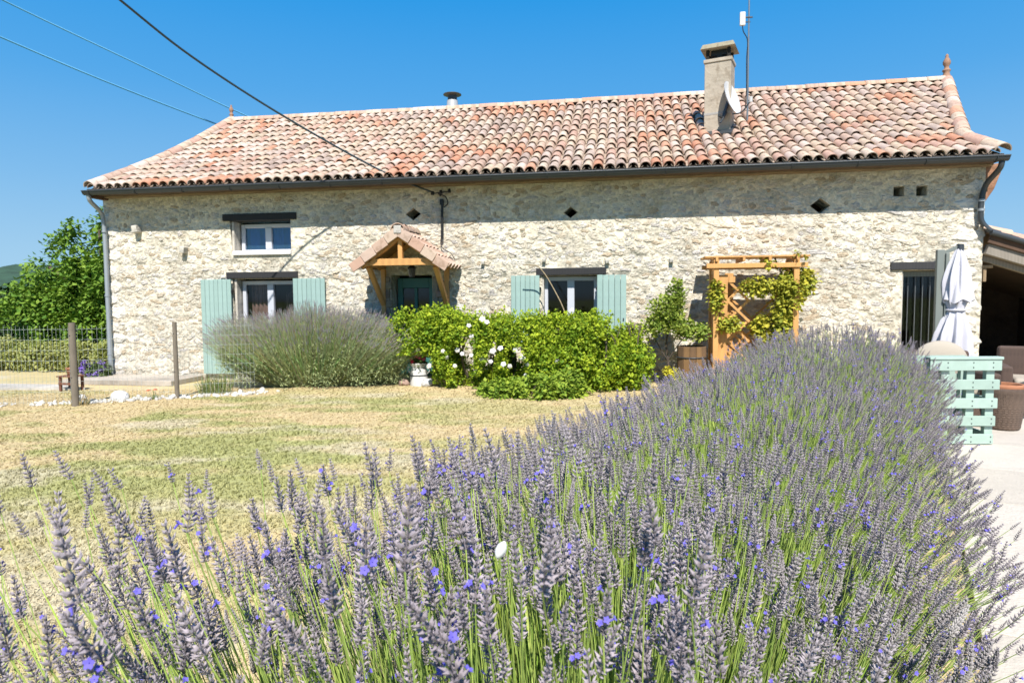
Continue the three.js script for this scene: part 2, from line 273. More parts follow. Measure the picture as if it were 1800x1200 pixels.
// windows, doors, lintels, shutters
{
  rnd = rngOf(211);
  const lintel = (x0, x1, y0, y1, m = MT.timberDark) => { const g = new RoundedBoxGeometry(x1 - x0, y1 - y0, .3, 3, .012), p = g.attributes.position; for (let i = 0; i < p.count; i++) { p.setY(i, p.getY(i) + .018 * (vnoise(p.getX(i) * 5 + 30, 3, 9) - .5)); } g.translate((x0 + x1) / 2, (y0 + y1) / 2, -.11); return part('lintel', g, m, house, 1); };
  lintel(2.68, 4.24, 3.165, 3.30); lintel(2.72, 4.24, 2.035, 2.16); lintel(8.93, 10.2, 2.02, 2.15); lintel(14.93, 16.03, 2.035, 2.165, mat([.05, .05, .055], { map: T.grain, bumpMap: T.grain, bumpScale: .004 }));
  function window2(o, z, glass, frame = MT.white, mid = .13, fw = .075) {
    const [x0, x1] = o.x, [y0, y1] = o.y, w = part('window', [bx(fw, y1 - y0, .06, x0 + fw / 2, (y0 + y1) / 2, z, .008), bx(fw, y1 - y0, .06, x1 - fw / 2, (y0 + y1) / 2, z, .008), bx(x1 - x0 - 2 * fw, fw, .06, (x0 + x1) / 2, y1 - fw / 2, z, .008), bx(x1 - x0 - 2 * fw, fw, .06, (x0 + x1) / 2, y0 + fw / 2, z, .008)], frame, house);
    const mx = (x0 + x1) / 2; part('mullion', bx(mid, y1 - y0 - 2 * fw, .075, mx, (y0 + y1) / 2, z + .004, .01), frame, w);
    for (const [a, b] of [[x0 + fw, mx - mid / 2], [mx + mid / 2, x1 - fw]]) part('pane', bx(b - a, y1 - y0 - 2 * fw, .004, (a + b) / 2, (y0 + y1) / 2, z - .01), glass, w);
    return w;
  }
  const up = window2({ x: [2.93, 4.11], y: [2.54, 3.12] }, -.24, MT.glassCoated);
  part('window_sill', bx(1.24, .09, .3, 3.50, 2.535, -.10, .012), mat([.80, .79, .78], { roughness: .7 }), up);
  const drape = (x0, x1, y0, y1, z) => { const g = new THREE.PlaneGeometry(x1 - x0, y1 - y0, 40, 1), p = g.attributes.position; for (let i = 0; i < p.count; i++) p.setZ(i, .025 * Math.sin(p.getX(i) * 70) + .01 * Math.sin(p.getX(i) * 131)); g.computeVertexNormals(); g.translate((x0 + x1) / 2, (y0 + y1) / 2, z); return g; };
  const cloth = mat([.10, .33, .62], { side: THREE.DoubleSide });
  part('curtain', drape(3.02, 3.26, 2.56, 3.1, -.36), cloth, up); part('curtain', drape(3.62, 3.76, 2.56, 3.1, -.36), cloth, up);
  part('blind', bx(1.2, .6, .02, 3.52, 2.83, -.46), mat([.02, .36, .66]), up);
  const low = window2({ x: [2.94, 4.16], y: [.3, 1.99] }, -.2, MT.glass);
  const lace = mat([.17, .11, .10], { side: THREE.DoubleSide, map: rep(T.lichen, 2) });
  part('curtain', drape(3.02, 3.5, .35, 1.95, -.4), lace, low); part('curtain', drape(3.68, 4.1, .35, 1.75, -.5), mat([.09, .06, .055], { side: THREE.DoubleSide, map: rep(T.lichen, 2) }), low);
  window2({ x: [9.05, 10.05], y: [.75, 2.0] }, -.2, MT.glass);
  part('window_sill', bx(1.1, .06, .28, 9.55, .73, -.1, .01), mat([.7, .68, .64]), house);
  // plastered reveals on the near side of each splayed opening
  for (const [x, y0, y1] of [[2.855, 2.51, 3.16], [2.875, .26, 2.03], [9.03, .76, 2.01], [15.11, .06, 2.03]]) part('reveal', bx(.05, y1 - y0, .30, x + .012, (y0 + y1) / 2, -.17, .008), mat([.66, .61, .53], { map: T.mottle, bumpMap: T.rough, bumpScale: .01 }), house, 1);
  // board shutters
  function shutter(x0, x1, y0, y1, catches) {
    const n = Math.round((x1 - x0) / .095), w = (x1 - x0) / n, s = part('shutter', [bx(x1 - x0 - .06, .07, .022, (x0 + x1) / 2, y0 + .25, .048, .004), bx(x1 - x0 - .06, .07, .022, (x0 + x1) / 2, y1 - .25, .048, .004)], MT.shutter, house);
    const bg = boxUV(bx(w - .005, y1 - y0, .03, 0, 0, 0, .005));
    for (let i = 0; i < n; i++) { const b = part('board', bg, i % 3 ? MT.shutter : shutB, s); b.position.set(x0 + (i + .5) * w, (y0 + y1) / 2 + R(-.003, .003), .076 + R(-.0015, .0015)); }
    if (catches) for (const dx of [-.14, -.05]) part('catch', bx(.02, .05, .02, x1 + dx, y0 + .42, .1, .004), MT.zinc, s);
    part('hinge', [bx(.03, .06, .08, x0 < 3 || (x0 > 8 && x0 < 9) ? x1 + .01 : x0 - .01, y1 - .24, .05, .004), bx(.03, .06, .08, x0 < 3 || (x0 > 8 && x0 < 9) ? x1 + .01 : x0 - .01, y0 + .24, .05, .004)], MT.black, s);
  }
  const shutB = mat([.35, .505, .465], { roughness: .6, map: rep(T.faint, 1.5) });
  shutter(2.19, 2.85, .14, 2.02); shutter(4.17, 4.83, .14, 2.02); shutter(8.47, 9.0, .80, 2.02); shutter(10.04, 10.56, .80, 2.015, true);
  // glazed door with pale bars behind the far umbrella
  const gm = mat([.20, .23, .22], { roughness: .6, map: T.grain }), rd = part('glazed_door', [bx(.07, 1.95, .08, 15.17, 1.03, -.2, .008), bx(.05, 1.95, .08, 15.83, 1.03, -.2, .008), bx(.62, .09, .08, 15.5, 1.975, -.2, .008)], gm, house, 1);
  part('pane', bx(.6, 1.9, .005, 15.5, .98, -.23), MT.glass, rd);
  for (let i = 0; i < 5; i++) part('bar', cyl(.007, .007, 1.9, 15.29 + i * .115, .03, -.19, 8), mat([.16, .17, .18], { metalness: .3, roughness: .5 }), rd);
  // green front door
  const dm = mat([.045, .19, .175], { roughness: .5 }), fd = part('front_door', [bx(.10, 1.96, .06, 6.23, 1.03, -.28, .008), bx(.10, 1.96, .06, 6.86, 1.03, -.28, .008), bx(.53, .19, .06, 6.545, 1.915, -.28, .008), bx(.06, 1.0, .05, 6.545, 1.32, -.279, .006), bx(.53, .80, .05, 6.545, .42, -.285, .006)], dm, house);
  part('pane', bx(.235, .99, .005, 6.3975, 1.32, -.29), MT.glass, fd); part('pane', bx(.235, .99, .005, 6.6925, 1.32, -.29), MT.glass, fd);
  part('handle', tube([V(6.80, 1.02, -.24), V(6.80, 1.02, -.2), V(6.70, 1.02, -.195)], .009), MT.zincPale, fd);
}
// ---------------------------------------------------------------- roof
const roofAt = (t, lift = 0) => V(0, lerp(EAVE_Y, RIDGE_Y, t) - .10 * Math.sin(Math.PI * t) + lift, lerp(EAVE_Z, RIDGE_Z, t));
const uLeft = (t) => lerp(.14, .44, t) + .06 * Math.sin(t * 3.14), uRight = (t) => t < .19 ? lerp(16.30, 16.14, t / .19) : lerp(16.14, 17.40, (t - .19) / .81);
const tileTones = [[.62, .52, .41], [.60, .47, .37], [.54, .41, .33], [.64, .56, .46], [.57, .39, .31], [.52, .44, .38], [.60, .50, .38], [.58, .30, .19], [.62, .36, .24], [.44, .36, .31], [.68, .58, .50], [.57, .48, .42]].map((c) => [c[0] * 1.14, c[1] * 1.08, c[2] * 1.08]);
const tileMats = tileTones.map((c, i) => mat(c, { map: rep(T.lichen, .9 + .13 * i, .8 + .1 * i), bumpMap: rep(T.fine, .5), bumpScale: .004, roughness: .95 }));
function coverTile(len, r0, r1, th = .014, seg = 7) {        // a half pipe from z = 0 (wide lower mouth) back to z = -len
  const P = [], I = [], ring = (z, r) => { for (let i = 0; i <= seg; i++) { const a = Math.PI * (i / seg); P.push(Math.cos(a) * r, Math.sin(a) * r * .92, z); } };
  ring(0, r0); ring(-len, r1); ring(0, r0 - th); ring(-len, r1 - th); ring(0, r0); ring(0, r0 - th);
  const n = seg + 1, quad = (a, b, fl) => { for (let i = 0; i < seg; i++) { const q = [a + i, a + i + 1, b + i + 1, b + i]; if (fl) q.reverse(); I.push(q[0], q[1], q[2], q[0], q[2], q[3]); } };
  quad(0, n, false); quad(2 * n, 3 * n, true); quad(4 * n, 5 * n, true);
  const g = new THREE.BufferGeometry(); g.setAttribute('position', new THREE.Float32BufferAttribute(P, 3)); g.setIndex(I); const uv = []; for (let i = 0; i < P.length / 3; i++) uv.push(P[i * 3] * 1.2 + P[i * 3 + 1] * .6, P[i * 3 + 2]); g.setAttribute('uv', new THREE.Float32BufferAttribute(uv, 2)); g.computeVertexNormals();
  return g;
}
{
  rnd = rngOf(223);
  const clayDark = mat([.17, .12, .09], { map: T.mottle });
  // deck under the tiles, one sheet per slope
  const deck = (f, n = 10) => { const P = [], I = []; for (let i = 0; i <= n; i++) { const [a, b] = f(i / n); P.push(a.x, a.y, a.z, b.x, b.y, b.z); if (i) { const k = i * 2; I.push(k - 2, k - 1, k + 1, k - 2, k + 1, k); } } const g = new THREE.BufferGeometry(); g.setAttribute('position', new THREE.Float32BufferAttribute(P, 3)); g.setIndex(I); g.computeVertexNormals(); return g; };
  const pt = (x, t, l = 0) => { const v = roofAt(t, l); v.x = x; return v; };
  const backPt = (x, t) => V(x, lerp(EAVE_Y, RIDGE_Y, t), lerp(2 * RIDGE_Z - EAVE_Z, RIDGE_Z, t));
  const roof = part('roof', [deck((t) => [pt(uLeft(t), t, -.02), pt(uRight(t), t, -.02)])], Object.assign(clayDark, { side: THREE.DoubleSide }), house, 1);
  const corr = (f, nu, nt) => { const P = [], I = [], uv = []; for (let j = 0; j <= nt; j++) for (let i = 0; i <= nu; i++) { const v = f(i / nu, j / nt); P.push(v.x, v.y, v.z); uv.push(i / 8, j / 4); } for (let j = 0; j < nt; j++) for (let i = 0; i < nu; i++) { const a = j * (nu + 1) + i, b = a + nu + 1; I.push(a, a + 1, b + 1, a, b + 1, b); } const g = new THREE.BufferGeometry(); g.setAttribute('position', new THREE.Float32BufferAttribute(P, 3)); g.setAttribute('uv', new THREE.Float32BufferAttribute(uv, 2)); g.setIndex(I); g.computeVertexNormals(); return g; };
  const tm = mat([.58, .46, .36], { map: rep(T.lichen, 1), side: THREE.DoubleSide });
  part('back_slope', corr((i, t) => { const v = backPt(lerp(uLeft(t), uRight(t) + 2.2 * (1 - t), i), t); v.y += .04 * Math.cos(i * 400); return v; }, 400, 2), tm, roof);
  part('hip_slope', corr((i, t) => pt(uLeft(t) - .02, t).lerp(backPt(uLeft(t) - .02, t), i).add(V(0, .03 * Math.cos(i * 200) - .03, 0)), 120, 8), tm, roof);
  part('hip_slope', corr((i, t) => pt(uRight(t) + .02, t).lerp(backPt(uRight(t) + 2.2 * (1 - t), t), i).add(V(0, .03 * Math.cos(i * 200) - .03, 0)), 120, 16), tm, roof);
  // canal tiles
  const ROWS = 13, PITCH = .198, cols = Math.ceil(17.7 / PITCH), gs = [0, 1, 2].map((k) => coverTile(.47, .092 + k * .002, .073 + k * .002, .012)), all = [], chan = [];
  const camx = 10.49, camz = 11.96;
  for (let c = 0; c < cols; c++) for (let r = 0; r < ROWS; r++) {
    const x = .17 + c * PITCH, t = r / ROWS, a = roofAt(t), b = roofAt(Math.min(1, t + 1 / ROWS)), ang = Math.atan2(b.y - a.y, a.z - b.z), inL = x - uLeft(t + .03), inR = uRight(t + .03) - x;
    chan.push({ x: x + PITCH / 2, t, ang, ok: inL > -.16 && inR > .1 });
    if (inL < -.03 || inR < -.02) continue;
    const patch = fbm(x * .55 + 3, r * .5 + 3, 3, 91), red = fbm(x * .8 + 60, r * .6 + 60, 3, 95); let m;
    const q = rnd(); if (red > .60 && q < .6) m = pick([7, 8, 8, 4]); else if (q < .035) m = pick([7, 8]); else if (patch < .40 && q < .55) m = pick([9, 5, 11, 2]); else m = pick(x < 7 ? [0, 3, 10, 6, 10, 3, 1, 4] : [0, 1, 2, 3, 4, 5, 6, 10, 11, 1]);
    all.push({ x: x + R(-.011, .011), t, ang: ang - .05 + R(-.02, .02), y: a.y, z: a.z + (r ? R(-.02, .012) : R(0, .012)), m, g: Math.floor(rnd() * 3), k: 1 / ((x - camx) ** 2 + (a.z - camz) ** 2), ry: R(-.05, .05) });
  }
  all.sort((a, b) => b.k - a.k);
  const e = new THREE.Object3D(), place = (o, s) => { o.position.set(s.x, s.y + .022, s.z); o.rotation.set(s.ang, s.ry, 0); };
  all.slice(0, 300).forEach((s) => place(part('roof_tile', gs[s.g], tileMats[s.m], roof), s));
  const q = (s, dy) => { e.position.set(s.x, s.y + dy, s.z); e.rotation.set(s.ang, s.ry || 0, s.rz || 0); e.updateMatrix(); return { p: e.position.clone(), q: e.quaternion.clone(), s: V(1, 1, 1) }; };
  many('roof_tiles', gs[1], mat([1, 1, 1], { map: rep(T.lichen, 1.1, .9), bumpMap: rep(T.fine, .5), bumpScale: .004 }), all.slice(300).map((s) => { const c = tileTones[s.m], f = R(.9, 1.1), o = q(s, .028); o.c = C(c[0] * f, c[1] * f, c[2] * f); return o; }), roof);
  const gc = coverTile(.47, .072, .08); gc.rotateZ(Math.PI); gc.scale(1, .75, 1);
  many('channel_tiles', gc, mat([.50, .40, .32], { map: rep(T.lichen, 1), side: THREE.DoubleSide }), chan.filter((s) => s.ok).map((s) => { const a = roofAt(s.t); return q({ x: s.x, y: a.y, z: a.z, ang: s.ang - .03 }, .048); }), roof);
  // ridge and hip tiles, bedded on mortar
  const rg = coverTile(.46, .135, .115, .016, 9), capRow = (pts, n, name) => { const cv = new THREE.CatmullRomCurve3(pts, false, 'centripetal'); for (let i = 0; i < n; i++) { const a = cv.getPointAt(i / n), b = cv.getPointAt(Math.min(1, (i + 1) / n)), o = part(name, rg, tileMats[pick([0, 1, 3, 4, 10, 8, 2])], roof); o.position.copy(a); o.lookAt(a.clone().multiplyScalar(2).sub(b).applyMatrix4(house.matrixWorld)); o.rotateX(.03 + R(-.02, .02)); o.scale.z = a.distanceTo(b) / .41; } };
  house.updateMatrixWorld(true);
  capRow([V(.4, RIDGE_Y + .02, RIDGE_Z), V(8.5, RIDGE_Y + .0, RIDGE_Z), V(17.42, RIDGE_Y + .03, RIDGE_Z)], 41, 'ridge_tile');
  const hipPts = (f, dx) => [0, .08, .19, .3, .45, .6, .75, .9, 1].map((t) => { const v = roofAt(t, .05); v.x = f(t) + dx; return v; });
  capRow(hipPts(uLeft, -.02), 13, 'hip_tile'); capRow(hipPts(uRight, .03), 13, 'hip_tile');
  // finials
  const fin = lathe([[.0, 0], [.12, 0], [.115, .05], [.075, .1], [.06, .17], [.085, .2], [.085, .22], [.05, .25], [.045, .3], [.075, .35], [.08, .4], [.055, .46], [.03, .5], [.035, .53], [.02, .57], [0, .58]], 18), fm = mat([.42, .25, .17], { map: T.lichen });
  const f1 = part('finial', fin, fm, roof); f1.position.set(.42, RIDGE_Y + .07, RIDGE_Z); f1.scale.setScalar(.68);
  const f2 = part('finial', fin, fm, roof); f2.position.set(17.42, RIDGE_Y + .06, RIDGE_Z); f2.scale.setScalar(.96);
  // gutter along the eaves, its brackets, soffit ends
  const prof = []; for (let i = 0; i <= 10; i++) { const a = Math.PI + Math.PI * i / 10; prof.push(new THREE.Vector2(Math.cos(a) * .075, Math.sin(a) * .075)); } for (let i = 10; i >= 0; i--) { const a = Math.PI + Math.PI * i / 10; prof.push(new THREE.Vector2(Math.cos(a) * .068, Math.sin(a) * .068 )); }
  const gg = new THREE.ExtrudeGeometry(new THREE.Shape(prof), { depth: 16.33, bevelEnabled: false }); gg.rotateY(Math.PI / 2); gg.translate(.05, EAVE_Y - .045, EAVE_Z + .05);
  const lip = cyl(.014, .014, 16.33, 0, 0, 0, 8); lip.rotateZ(-Math.PI / 2); lip.translate(.05, EAVE_Y - .045, EAVE_Z + .125);
  const gutter = part('gutter', [gg, lip], MT.zinc, house);
  for (let i = 0; i < 17; i++) part('gutter_bracket', tube([V(.2 + i * 1.0, EAVE_Y - .04, EAVE_Z + .135), V(.2 + i, EAVE_Y - .1, EAVE_Z + .115), V(.2 + i, EAVE_Y - .128, EAVE_Z + .05), V(.2 + i, EAVE_Y - .08, EAVE_Z - .03)], .007, 5, 8), MT.zinc, gutter);
  part('fascia', [bx(16.32, .10, .02, 8.2, EAVE_Y - .035, EAVE_Z - .035)], mat([.07, .06, .055]), house);
  part('soffit', [bx(16.32, .02, .42, 8.2, EAVE_Y - .075, EAVE_Z - .25)], mat([.16, .10, .06], { map: T.grain }), house, 1);
  const cb = new THREE.ExtrudeGeometry(new THREE.Shape([[16.34, 3.72], [16.56, 3.74], [16.55, 3.6], [16.46, 3.34], [16.35, 3.15]].map((a) => new THREE.Vector2(...a))), { depth: 1.6, bevelEnabled: true, bevelSize: .01, bevelThickness: .01 }); cb.translate(0, 0, -1.62);
  part('corbel', cb, mat([.38, .20, .12], { map: T.lichen, bumpMap: T.rough, bumpScale: .03 }), house, 1);
  part('eave_end', [bx(.12, .10, .46, .09, EAVE_Y - .1, .2, .01)], mat([.13, .075, .05]), house);
  // downpipes
  const dp = (pts, m) => { const p = part('downpipe', tube(pts, .042, 10, 60), m, house); return p; };
  const d1 = dp([V(.12, EAVE_Y - .1, .5), V(.12, EAVE_Y - .2, .48), V(.075, EAVE_Y - .42, .14), V(.08, EAVE_Y - .6, .1), V(.09, 1.5, .1), V(.09, .12, .1)], MT.zincPale);
  for (const yy of [3.0, 1.7, .5]) part('pipe_clip', cyl(.05, .05, .035, .088, yy, .1, 10), MT.zincPale, d1);
  const d2 = dp([V(16.31, EAVE_Y - .1, .5), V(16.30, EAVE_Y - .2, .48), V(16.27, EAVE_Y - .42, .14), V(16.24, EAVE_Y - .6, .1), V(16.23, 2.95, .1), V(16.25, 2.8, .1), V(16.36, 2.66, .12), V(16.5, 2.6, .14)], MT.zinc);
  for (const yy of [3.12, 2.97]) part('pipe_clip', cyl(.052, .052, .04, 16.235, yy, .1, 10), MT.zincPale, d2);
}
// chimney and flue
{
  rnd = rngOf(229);
  const render = mat([.52, .46, .38], { map: rep(T.lichen, .6), bumpMap: T.rough, bumpScale: .015 }), ch = new THREE.Group(); ch.name = 'chimney'; ch.position.set(12.36, 4.55, -1.72); ch.rotation.y = -.3; house.add(ch);
  part('stack', [bx(.50, 1.62, .46, 0, .81, 0, .012)], render, ch, 1); part('stack_collar', bx(.54, .07, .50, 0, 1.63, 0, .012), render, ch, 1); part('stack_band', bx(.508, .05, .468, 0, .62, 0, .006), mat([.44, .42, .40], { map: T.mottle }), ch, 1);
  for (const [x, z] of [[-.2, -.18], [.2, -.18], [-.2, .18], [.2, .18]]) part('cap_leg', bx(.06, .19, .06, x, 1.76, z, .008), MT.dark, ch);
  part('flue_liner', cyl(.13, .13, .12, 0, 1.665, 0, 14), MT.black, ch); part('inner_cowl', bx(.3, .1, .26, 0, 1.8, 0), MT.black, ch);
  const cap = new THREE.CylinderGeometry(.40, .46, .09, 4, 1); cap.rotateY(Math.PI / 4); cap.scale(1, 1, .92); cap.translate(0, 1.90, 0); part('cap_slab', cap.toNonIndexed(), mat([.40, .36, .26], { map: T.lichen, bumpMap: T.rough, bumpScale: .01 }), ch, 1).geometry.computeVertexNormals();
  part('flashing', bx(.6, .05, .56, 0, .34, .06, .01), MT.zinc, ch).rotation.x = .45;
  const fl = new THREE.Group(); fl.name = 'flue'; fl.position.set(6.34, RIDGE_Y - .05, RIDGE_Z - .05); house.add(fl);
  part('flue_pipe', cyl(.15, .135, .30, 0, 0, 0, 18), mat([.62, .62, .62], { roughness: .4, metalness: .3 }), fl); part('flue_neck', cyl(.115, .115, .12, 0, .30, 0, 16), MT.zinc, fl);
  part('flue_cowl', lathe([[0, .50], [.14, .48], [.22, .455], [.225, .44], [.15, .43], [.11, .42], [.11, .40]], 20), mat([.12, .12, .11], { metalness: .5, roughness: .5 }), fl);
}
// timber porch with its own tiles
{
  rnd = rngOf(233);
  const p = new THREE.Group(); p.name = 'porch'; house.add(p); const cx = 6.63, zf = .92, hw2 = .80, ya = 2.76, ye = 2.16;
  const t = (a, b, w, h, n = 'beam') => part(n, beam(a, b, w, h), MT.timber, p, 2);
  t(V(cx - .62, 2.26, .84), V(cx + .62, 2.26, .84), .09, .12, 'tie_beam'); t(V(cx, 2.315, .84), V(cx, 2.66, .84), .08, .08, 'king_post');
  for (const z of [.84, .06]) for (const s of [-1, 1]) t(V(cx, ya - .06, z), V(cx + s * (hw2 - .08), ye + .02, z), .09, .07, 'rafter');
  for (const s of [-1, 1]) { t(V(cx + s * .62, 2.24, .02), V(cx + s * .62, 2.24, .9), .08, .10, 'wall_plate'); t(V(cx + s * .62, 2.19, .80), V(cx + s * .62, 1.52, .08), .08, .09, 'brace'); t(V(cx + s * .62, 2.18, .05), V(cx + s * .62, 1.25, .05), .08, .09, 'wall_post'); }
  const ang = Math.atan2(ya - ye, hw2), L = Math.hypot(hw2, ya - ye);
  for (const s of [-1, 1]) { const g = bx(L, .02, .92, 0, 0, .46); g.rotateZ(-s * ang); g.translate(cx + s * hw2 / 2, (ya + ye) / 2 + .015, 0); part('roof_board', g, mat([.40, .22, .08], { map: T.grain }), p, 2); }
  // covers, verge tiles, ridge
  const gt = coverTile(.40, .10, .082, .013, 7), rowsN = 4, pm = [[.62, .45, .36], [.66, .52, .42], [.60, .40, .31], [.64, .49, .41]].map((c) => mat(c, { map: rep(T.lichen, .7), roughness: .95 }));
  for (const s of [-1, 1]) for (let r = 0; r < rowsN; r++) {
    const d = (L + .08) * (1 - r / rowsN), x = cx + s * d * Math.cos(ang), y = ya + .04 - d * Math.sin(ang);
    for (let c = 0; c < 4; c++) { const o = part('roof_tile', gt, pick(pm), p); o.position.set(x, y, .12 + c * .225); o.rotation.set(0, s * Math.PI / 2, 0); o.rotateX(ang - .05 + R(-.015, .015)); }
    const v = bx((L + .1) / rowsN - .012, .17, .035, -s * .115, .0, 0, .012); v.rotateZ(-s * (ang - .07)); v.translate(x, y + .012, zf + .045 + (r % 2) * .008); part('verge_tile', v, pm[(r + (s > 0 ? 0 : 2)) % 4], p, 1.5);
  }
  for (let c = 0; c < 3; c++) { const o = part('ridge_tile', coverTile(.36, .13, .115, .015, 9), pick(pm), p); o.position.set(cx, ya + .05 + c * .008, zf + .08 - c * .32); }
  part('ridge_end', bx(.14, .14, .03, cx, ya + .055, zf + .07, .02), mat([.60, .58, .55], { map: T.lichen }), p).rotation.z = 0;
  // stone niche round the door, rougher than the wall
  const nm = mat([.40, .35, .29], { map: rep(T.mottle, .8), bumpMap: T.rough, bumpScale: .04 }), nb = part('porch_stonework', [bx(.10, 2.0, .06, 6.07, 1.03, .02, .015), bx(.10, 2.0, .06, 7.02, 1.03, .02, .015)], nm, p, 1);
  for (let i = 0; i < 22; i++) { const s = i % 2 ? 1 : -1, o = part('stone', boxUV(bx(.2, .14, .07, 0, 0, 0, .025)), mat([R(.36, .5), R(.32, .44), R(.26, .36)], { bumpMap: T.rough, bumpScale: .02, map: T.mottle }), nb); o.position.set(cx + s * R(.5, .68), .12 + Math.floor(i / 2) * .175, .035); o.scale.set(R(.7, 1.2), R(.8, 1.1), 1); }
}
// lean-to porch on the near end of the house
{
  rnd = rngOf(239);
  const o = thing('open_lean_to', 'open lean-to porch with low tiled roof and dark interior at the house end', 'porch', HOUSE, TURN), S = .34;
  const x0 = 16.36, x1 = 19.6, yAt = (x) => 2.62 - (x - x0) * S, a = Math.atan(S);
  const slope = (w, h, d, dx, dy, z) => { const g = bx(w, h, d, 0, 0, z, .008); g.rotateZ(-a); g.translate(dx, dy, 0); return g; };
  const Lr = (x1 - x0) / Math.cos(a), mx = (x0 + x1) / 2, my = yAt(mx);
  part('roof_deck', slope(Lr, .06, 5.2, mx, my + .03, -2.45), mat([.20, .14, .10], { map: T.grain }), o, 1);
  part('verge_board', slope(Lr, .15, .03, mx, my - .09, .12), mat([.14, .08, .05], { map: T.grain }), o, 1);
  part('front_beam', slope(Lr, .17, .14, mx, my - .26, .02), MT.greyWood, o, 1); part('lower_beam', slope(Lr, .09, .10, mx, my - .40, -.1), MT.greyWood, o, 1);
  part('verge_gutter', (() => { const g = cyl(.045, .045, Lr, 0, -Lr / 2, 0, 10); g.rotateZ(Math.PI / 2 - a); g.translate(mx, my + .0, .17); return g; })(), MT.zinc, o);
  const gt = coverTile(.44, .10, .085); for (let r = 0; r < 9; r++) for (let c = 0; c < 3; c++) { const q = part('roof_tile', gt, pick([tileMats[1], tileMats[4], tileMats[8], tileMats[0]]), o); const d = .34 + r * .37; q.position.set(x0 + d * Math.cos(a), yAt(x0 + d * Math.cos(a)) + .06, .06 - c * .24); q.rotation.set(0, Math.PI / 2, 0); q.rotateX(a - .05); }
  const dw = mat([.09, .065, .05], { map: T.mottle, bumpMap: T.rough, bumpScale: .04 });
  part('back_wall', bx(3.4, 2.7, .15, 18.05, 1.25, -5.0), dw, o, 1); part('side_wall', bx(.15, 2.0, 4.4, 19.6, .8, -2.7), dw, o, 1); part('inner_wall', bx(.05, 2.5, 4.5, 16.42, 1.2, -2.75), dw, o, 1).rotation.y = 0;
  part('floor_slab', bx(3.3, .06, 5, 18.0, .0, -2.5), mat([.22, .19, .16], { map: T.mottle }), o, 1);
  part('post', bx(.14, 1.6, .14, 19.5, .8, .02, .01), MT.greyWood, o, 1);
  part('bracket', [bx(.16, .05, .06, 16.46, 2.08, -.12, .008), bx(.05, .22, .06, 16.42, 1.94, -.12, .008)], mat([.42, .30, .18], { map: T.grain }), o, 1);
  const cl = lathe([[0, 0], [.2, 0], [.22, .02], [.2, .035], [.0, .03]], 24); cl.rotateX(Math.PI / 2); cl.translate(16.98, 1.72, -1.9); part('round_plaque', cl, MT.black, o);
}
const WIRES = [[[-5.34, 5.75, -8.2], [-5.2, 5.61, -9.0], [-4.8, 5.27, -10.0], [-3.79, 4.67, -11.2], [-2.18, 3.86, -12.2], [-1.42, 3.56, -12.25]], [[-14.23, 8.82, -16.0], [-13.64, 8.68, -18.0], [-12.17, 8.19, -20.0], [-10.05, 7.64, -23.0], [-8.08, 7.14, -25.0]], [[-14.03, 9.79, -16.0], [-13.51, 9.63, -18.0], [-11.58, 8.92, -20.5], [-9.45, 8.11, -23.0], [-7.22, 7.34, -25.0]]];
// ---------------------------------------------------------------- plants and trees behind and along the house
function leafGeo(n, spread, L, W, seed, droop = .3) {       // a small clump of folded leaves
  const r = rngOf(seed), P = [], I = [];
  for (let i = 0; i < n; i++) {
    const d = V(r() - .5, r() - .35, r() - .5).normalize(), s = V(d.z, 0, -d.x).normalize(), u = V().crossVectors(s, d), o = d.clone().multiplyScalar(spread * (.2 + .8 * r())).add(V((r() - .5) * spread, (r() - .5) * spread, (r() - .5) * spread)), l = L * (.7 + .6 * r()), w = W * (.7 + .6 * r()), tip = o.clone().addScaledVector(d, l).add(V(0, -l * droop, 0)), m = o.clone().lerp(tip, .45), k = P.length / 3;
    for (const v of [o, m.clone().addScaledVector(s, w).addScaledVector(u, w * .35), tip, m.clone().addScaledVector(s, -w).addScaledVector(u, w * .35), m]) P.push(v.x, v.y, v.z);
    I.push(k, k + 1, k + 4, k + 1, k + 2, k + 4, k + 2, k + 3, k + 4, k + 3, k, k + 4);
  }
  const g = new THREE.BufferGeometry(); g.setAttribute('position', new THREE.Float32BufferAttribute(P, 3)); g.setIndex(I); return (() => { const q = g.toNonIndexed(); q.computeVertexNormals(); return q; })();
}
const leafMat = mat([1, 1, 1], { phys: true, side: THREE.DoubleSide, roughness: .62, transmission: .3, thickness: 0, specularIntensity: .35 });
const blobs = (bl, n, shell, c0, c1, s0, s1, keep = () => true) => {         // clumps spread through a union of ellipsoids, mostly near the outside
  const out = []; let tot = bl.reduce((a, b) => a + b.r[0] * b.r[1] + b.r[1] * b.r[2], 0), guard = 0;
  while (out.length < n && guard++ < n * 6) {
    let k = rnd() * tot, b = bl[0]; for (const q of bl) { k -= q.r[0] * q.r[1] + q.r[1] * q.r[2]; if (k <= 0) { b = q; break; } }
    const d = V(R(-1, 1), R(-1, 1), R(-1, 1)); if (d.length() > 1 || d.length() < .05) continue; d.normalize();
    const f = 1 - shell * Math.pow(rnd(), 1.6), p = V(b.c[0] + d.x * b.r[0] * f, b.c[1] + d.y * b.r[1] * f, b.c[2] + d.z * b.r[2] * f);
    if (fbm(p.x * 2.2 + 30, p.y * 2.2 + p.z * 1.7 + 30, 2, 97) < .36 + .1 * (b.gap || 0) || p.y < .02 || !keep(p)) continue;
    const t = rnd(), s = R(s0, s1);
    out.push({ p, q: new THREE.Quaternion().setFromEuler(new THREE.Euler(R(-.6, .6), R(0, 6.28), R(-.6, .6))), s: V(s, s, s), c: C(lerp(c0[0], c1[0], t), lerp(c0[1], c1[1], t), lerp(c0[2], c1[2], t)) });
  }
  return out;
};
const bark = mat([.16, .12, .09], { map: T.grain, bumpMap: T.rough, bumpScale: .02 });
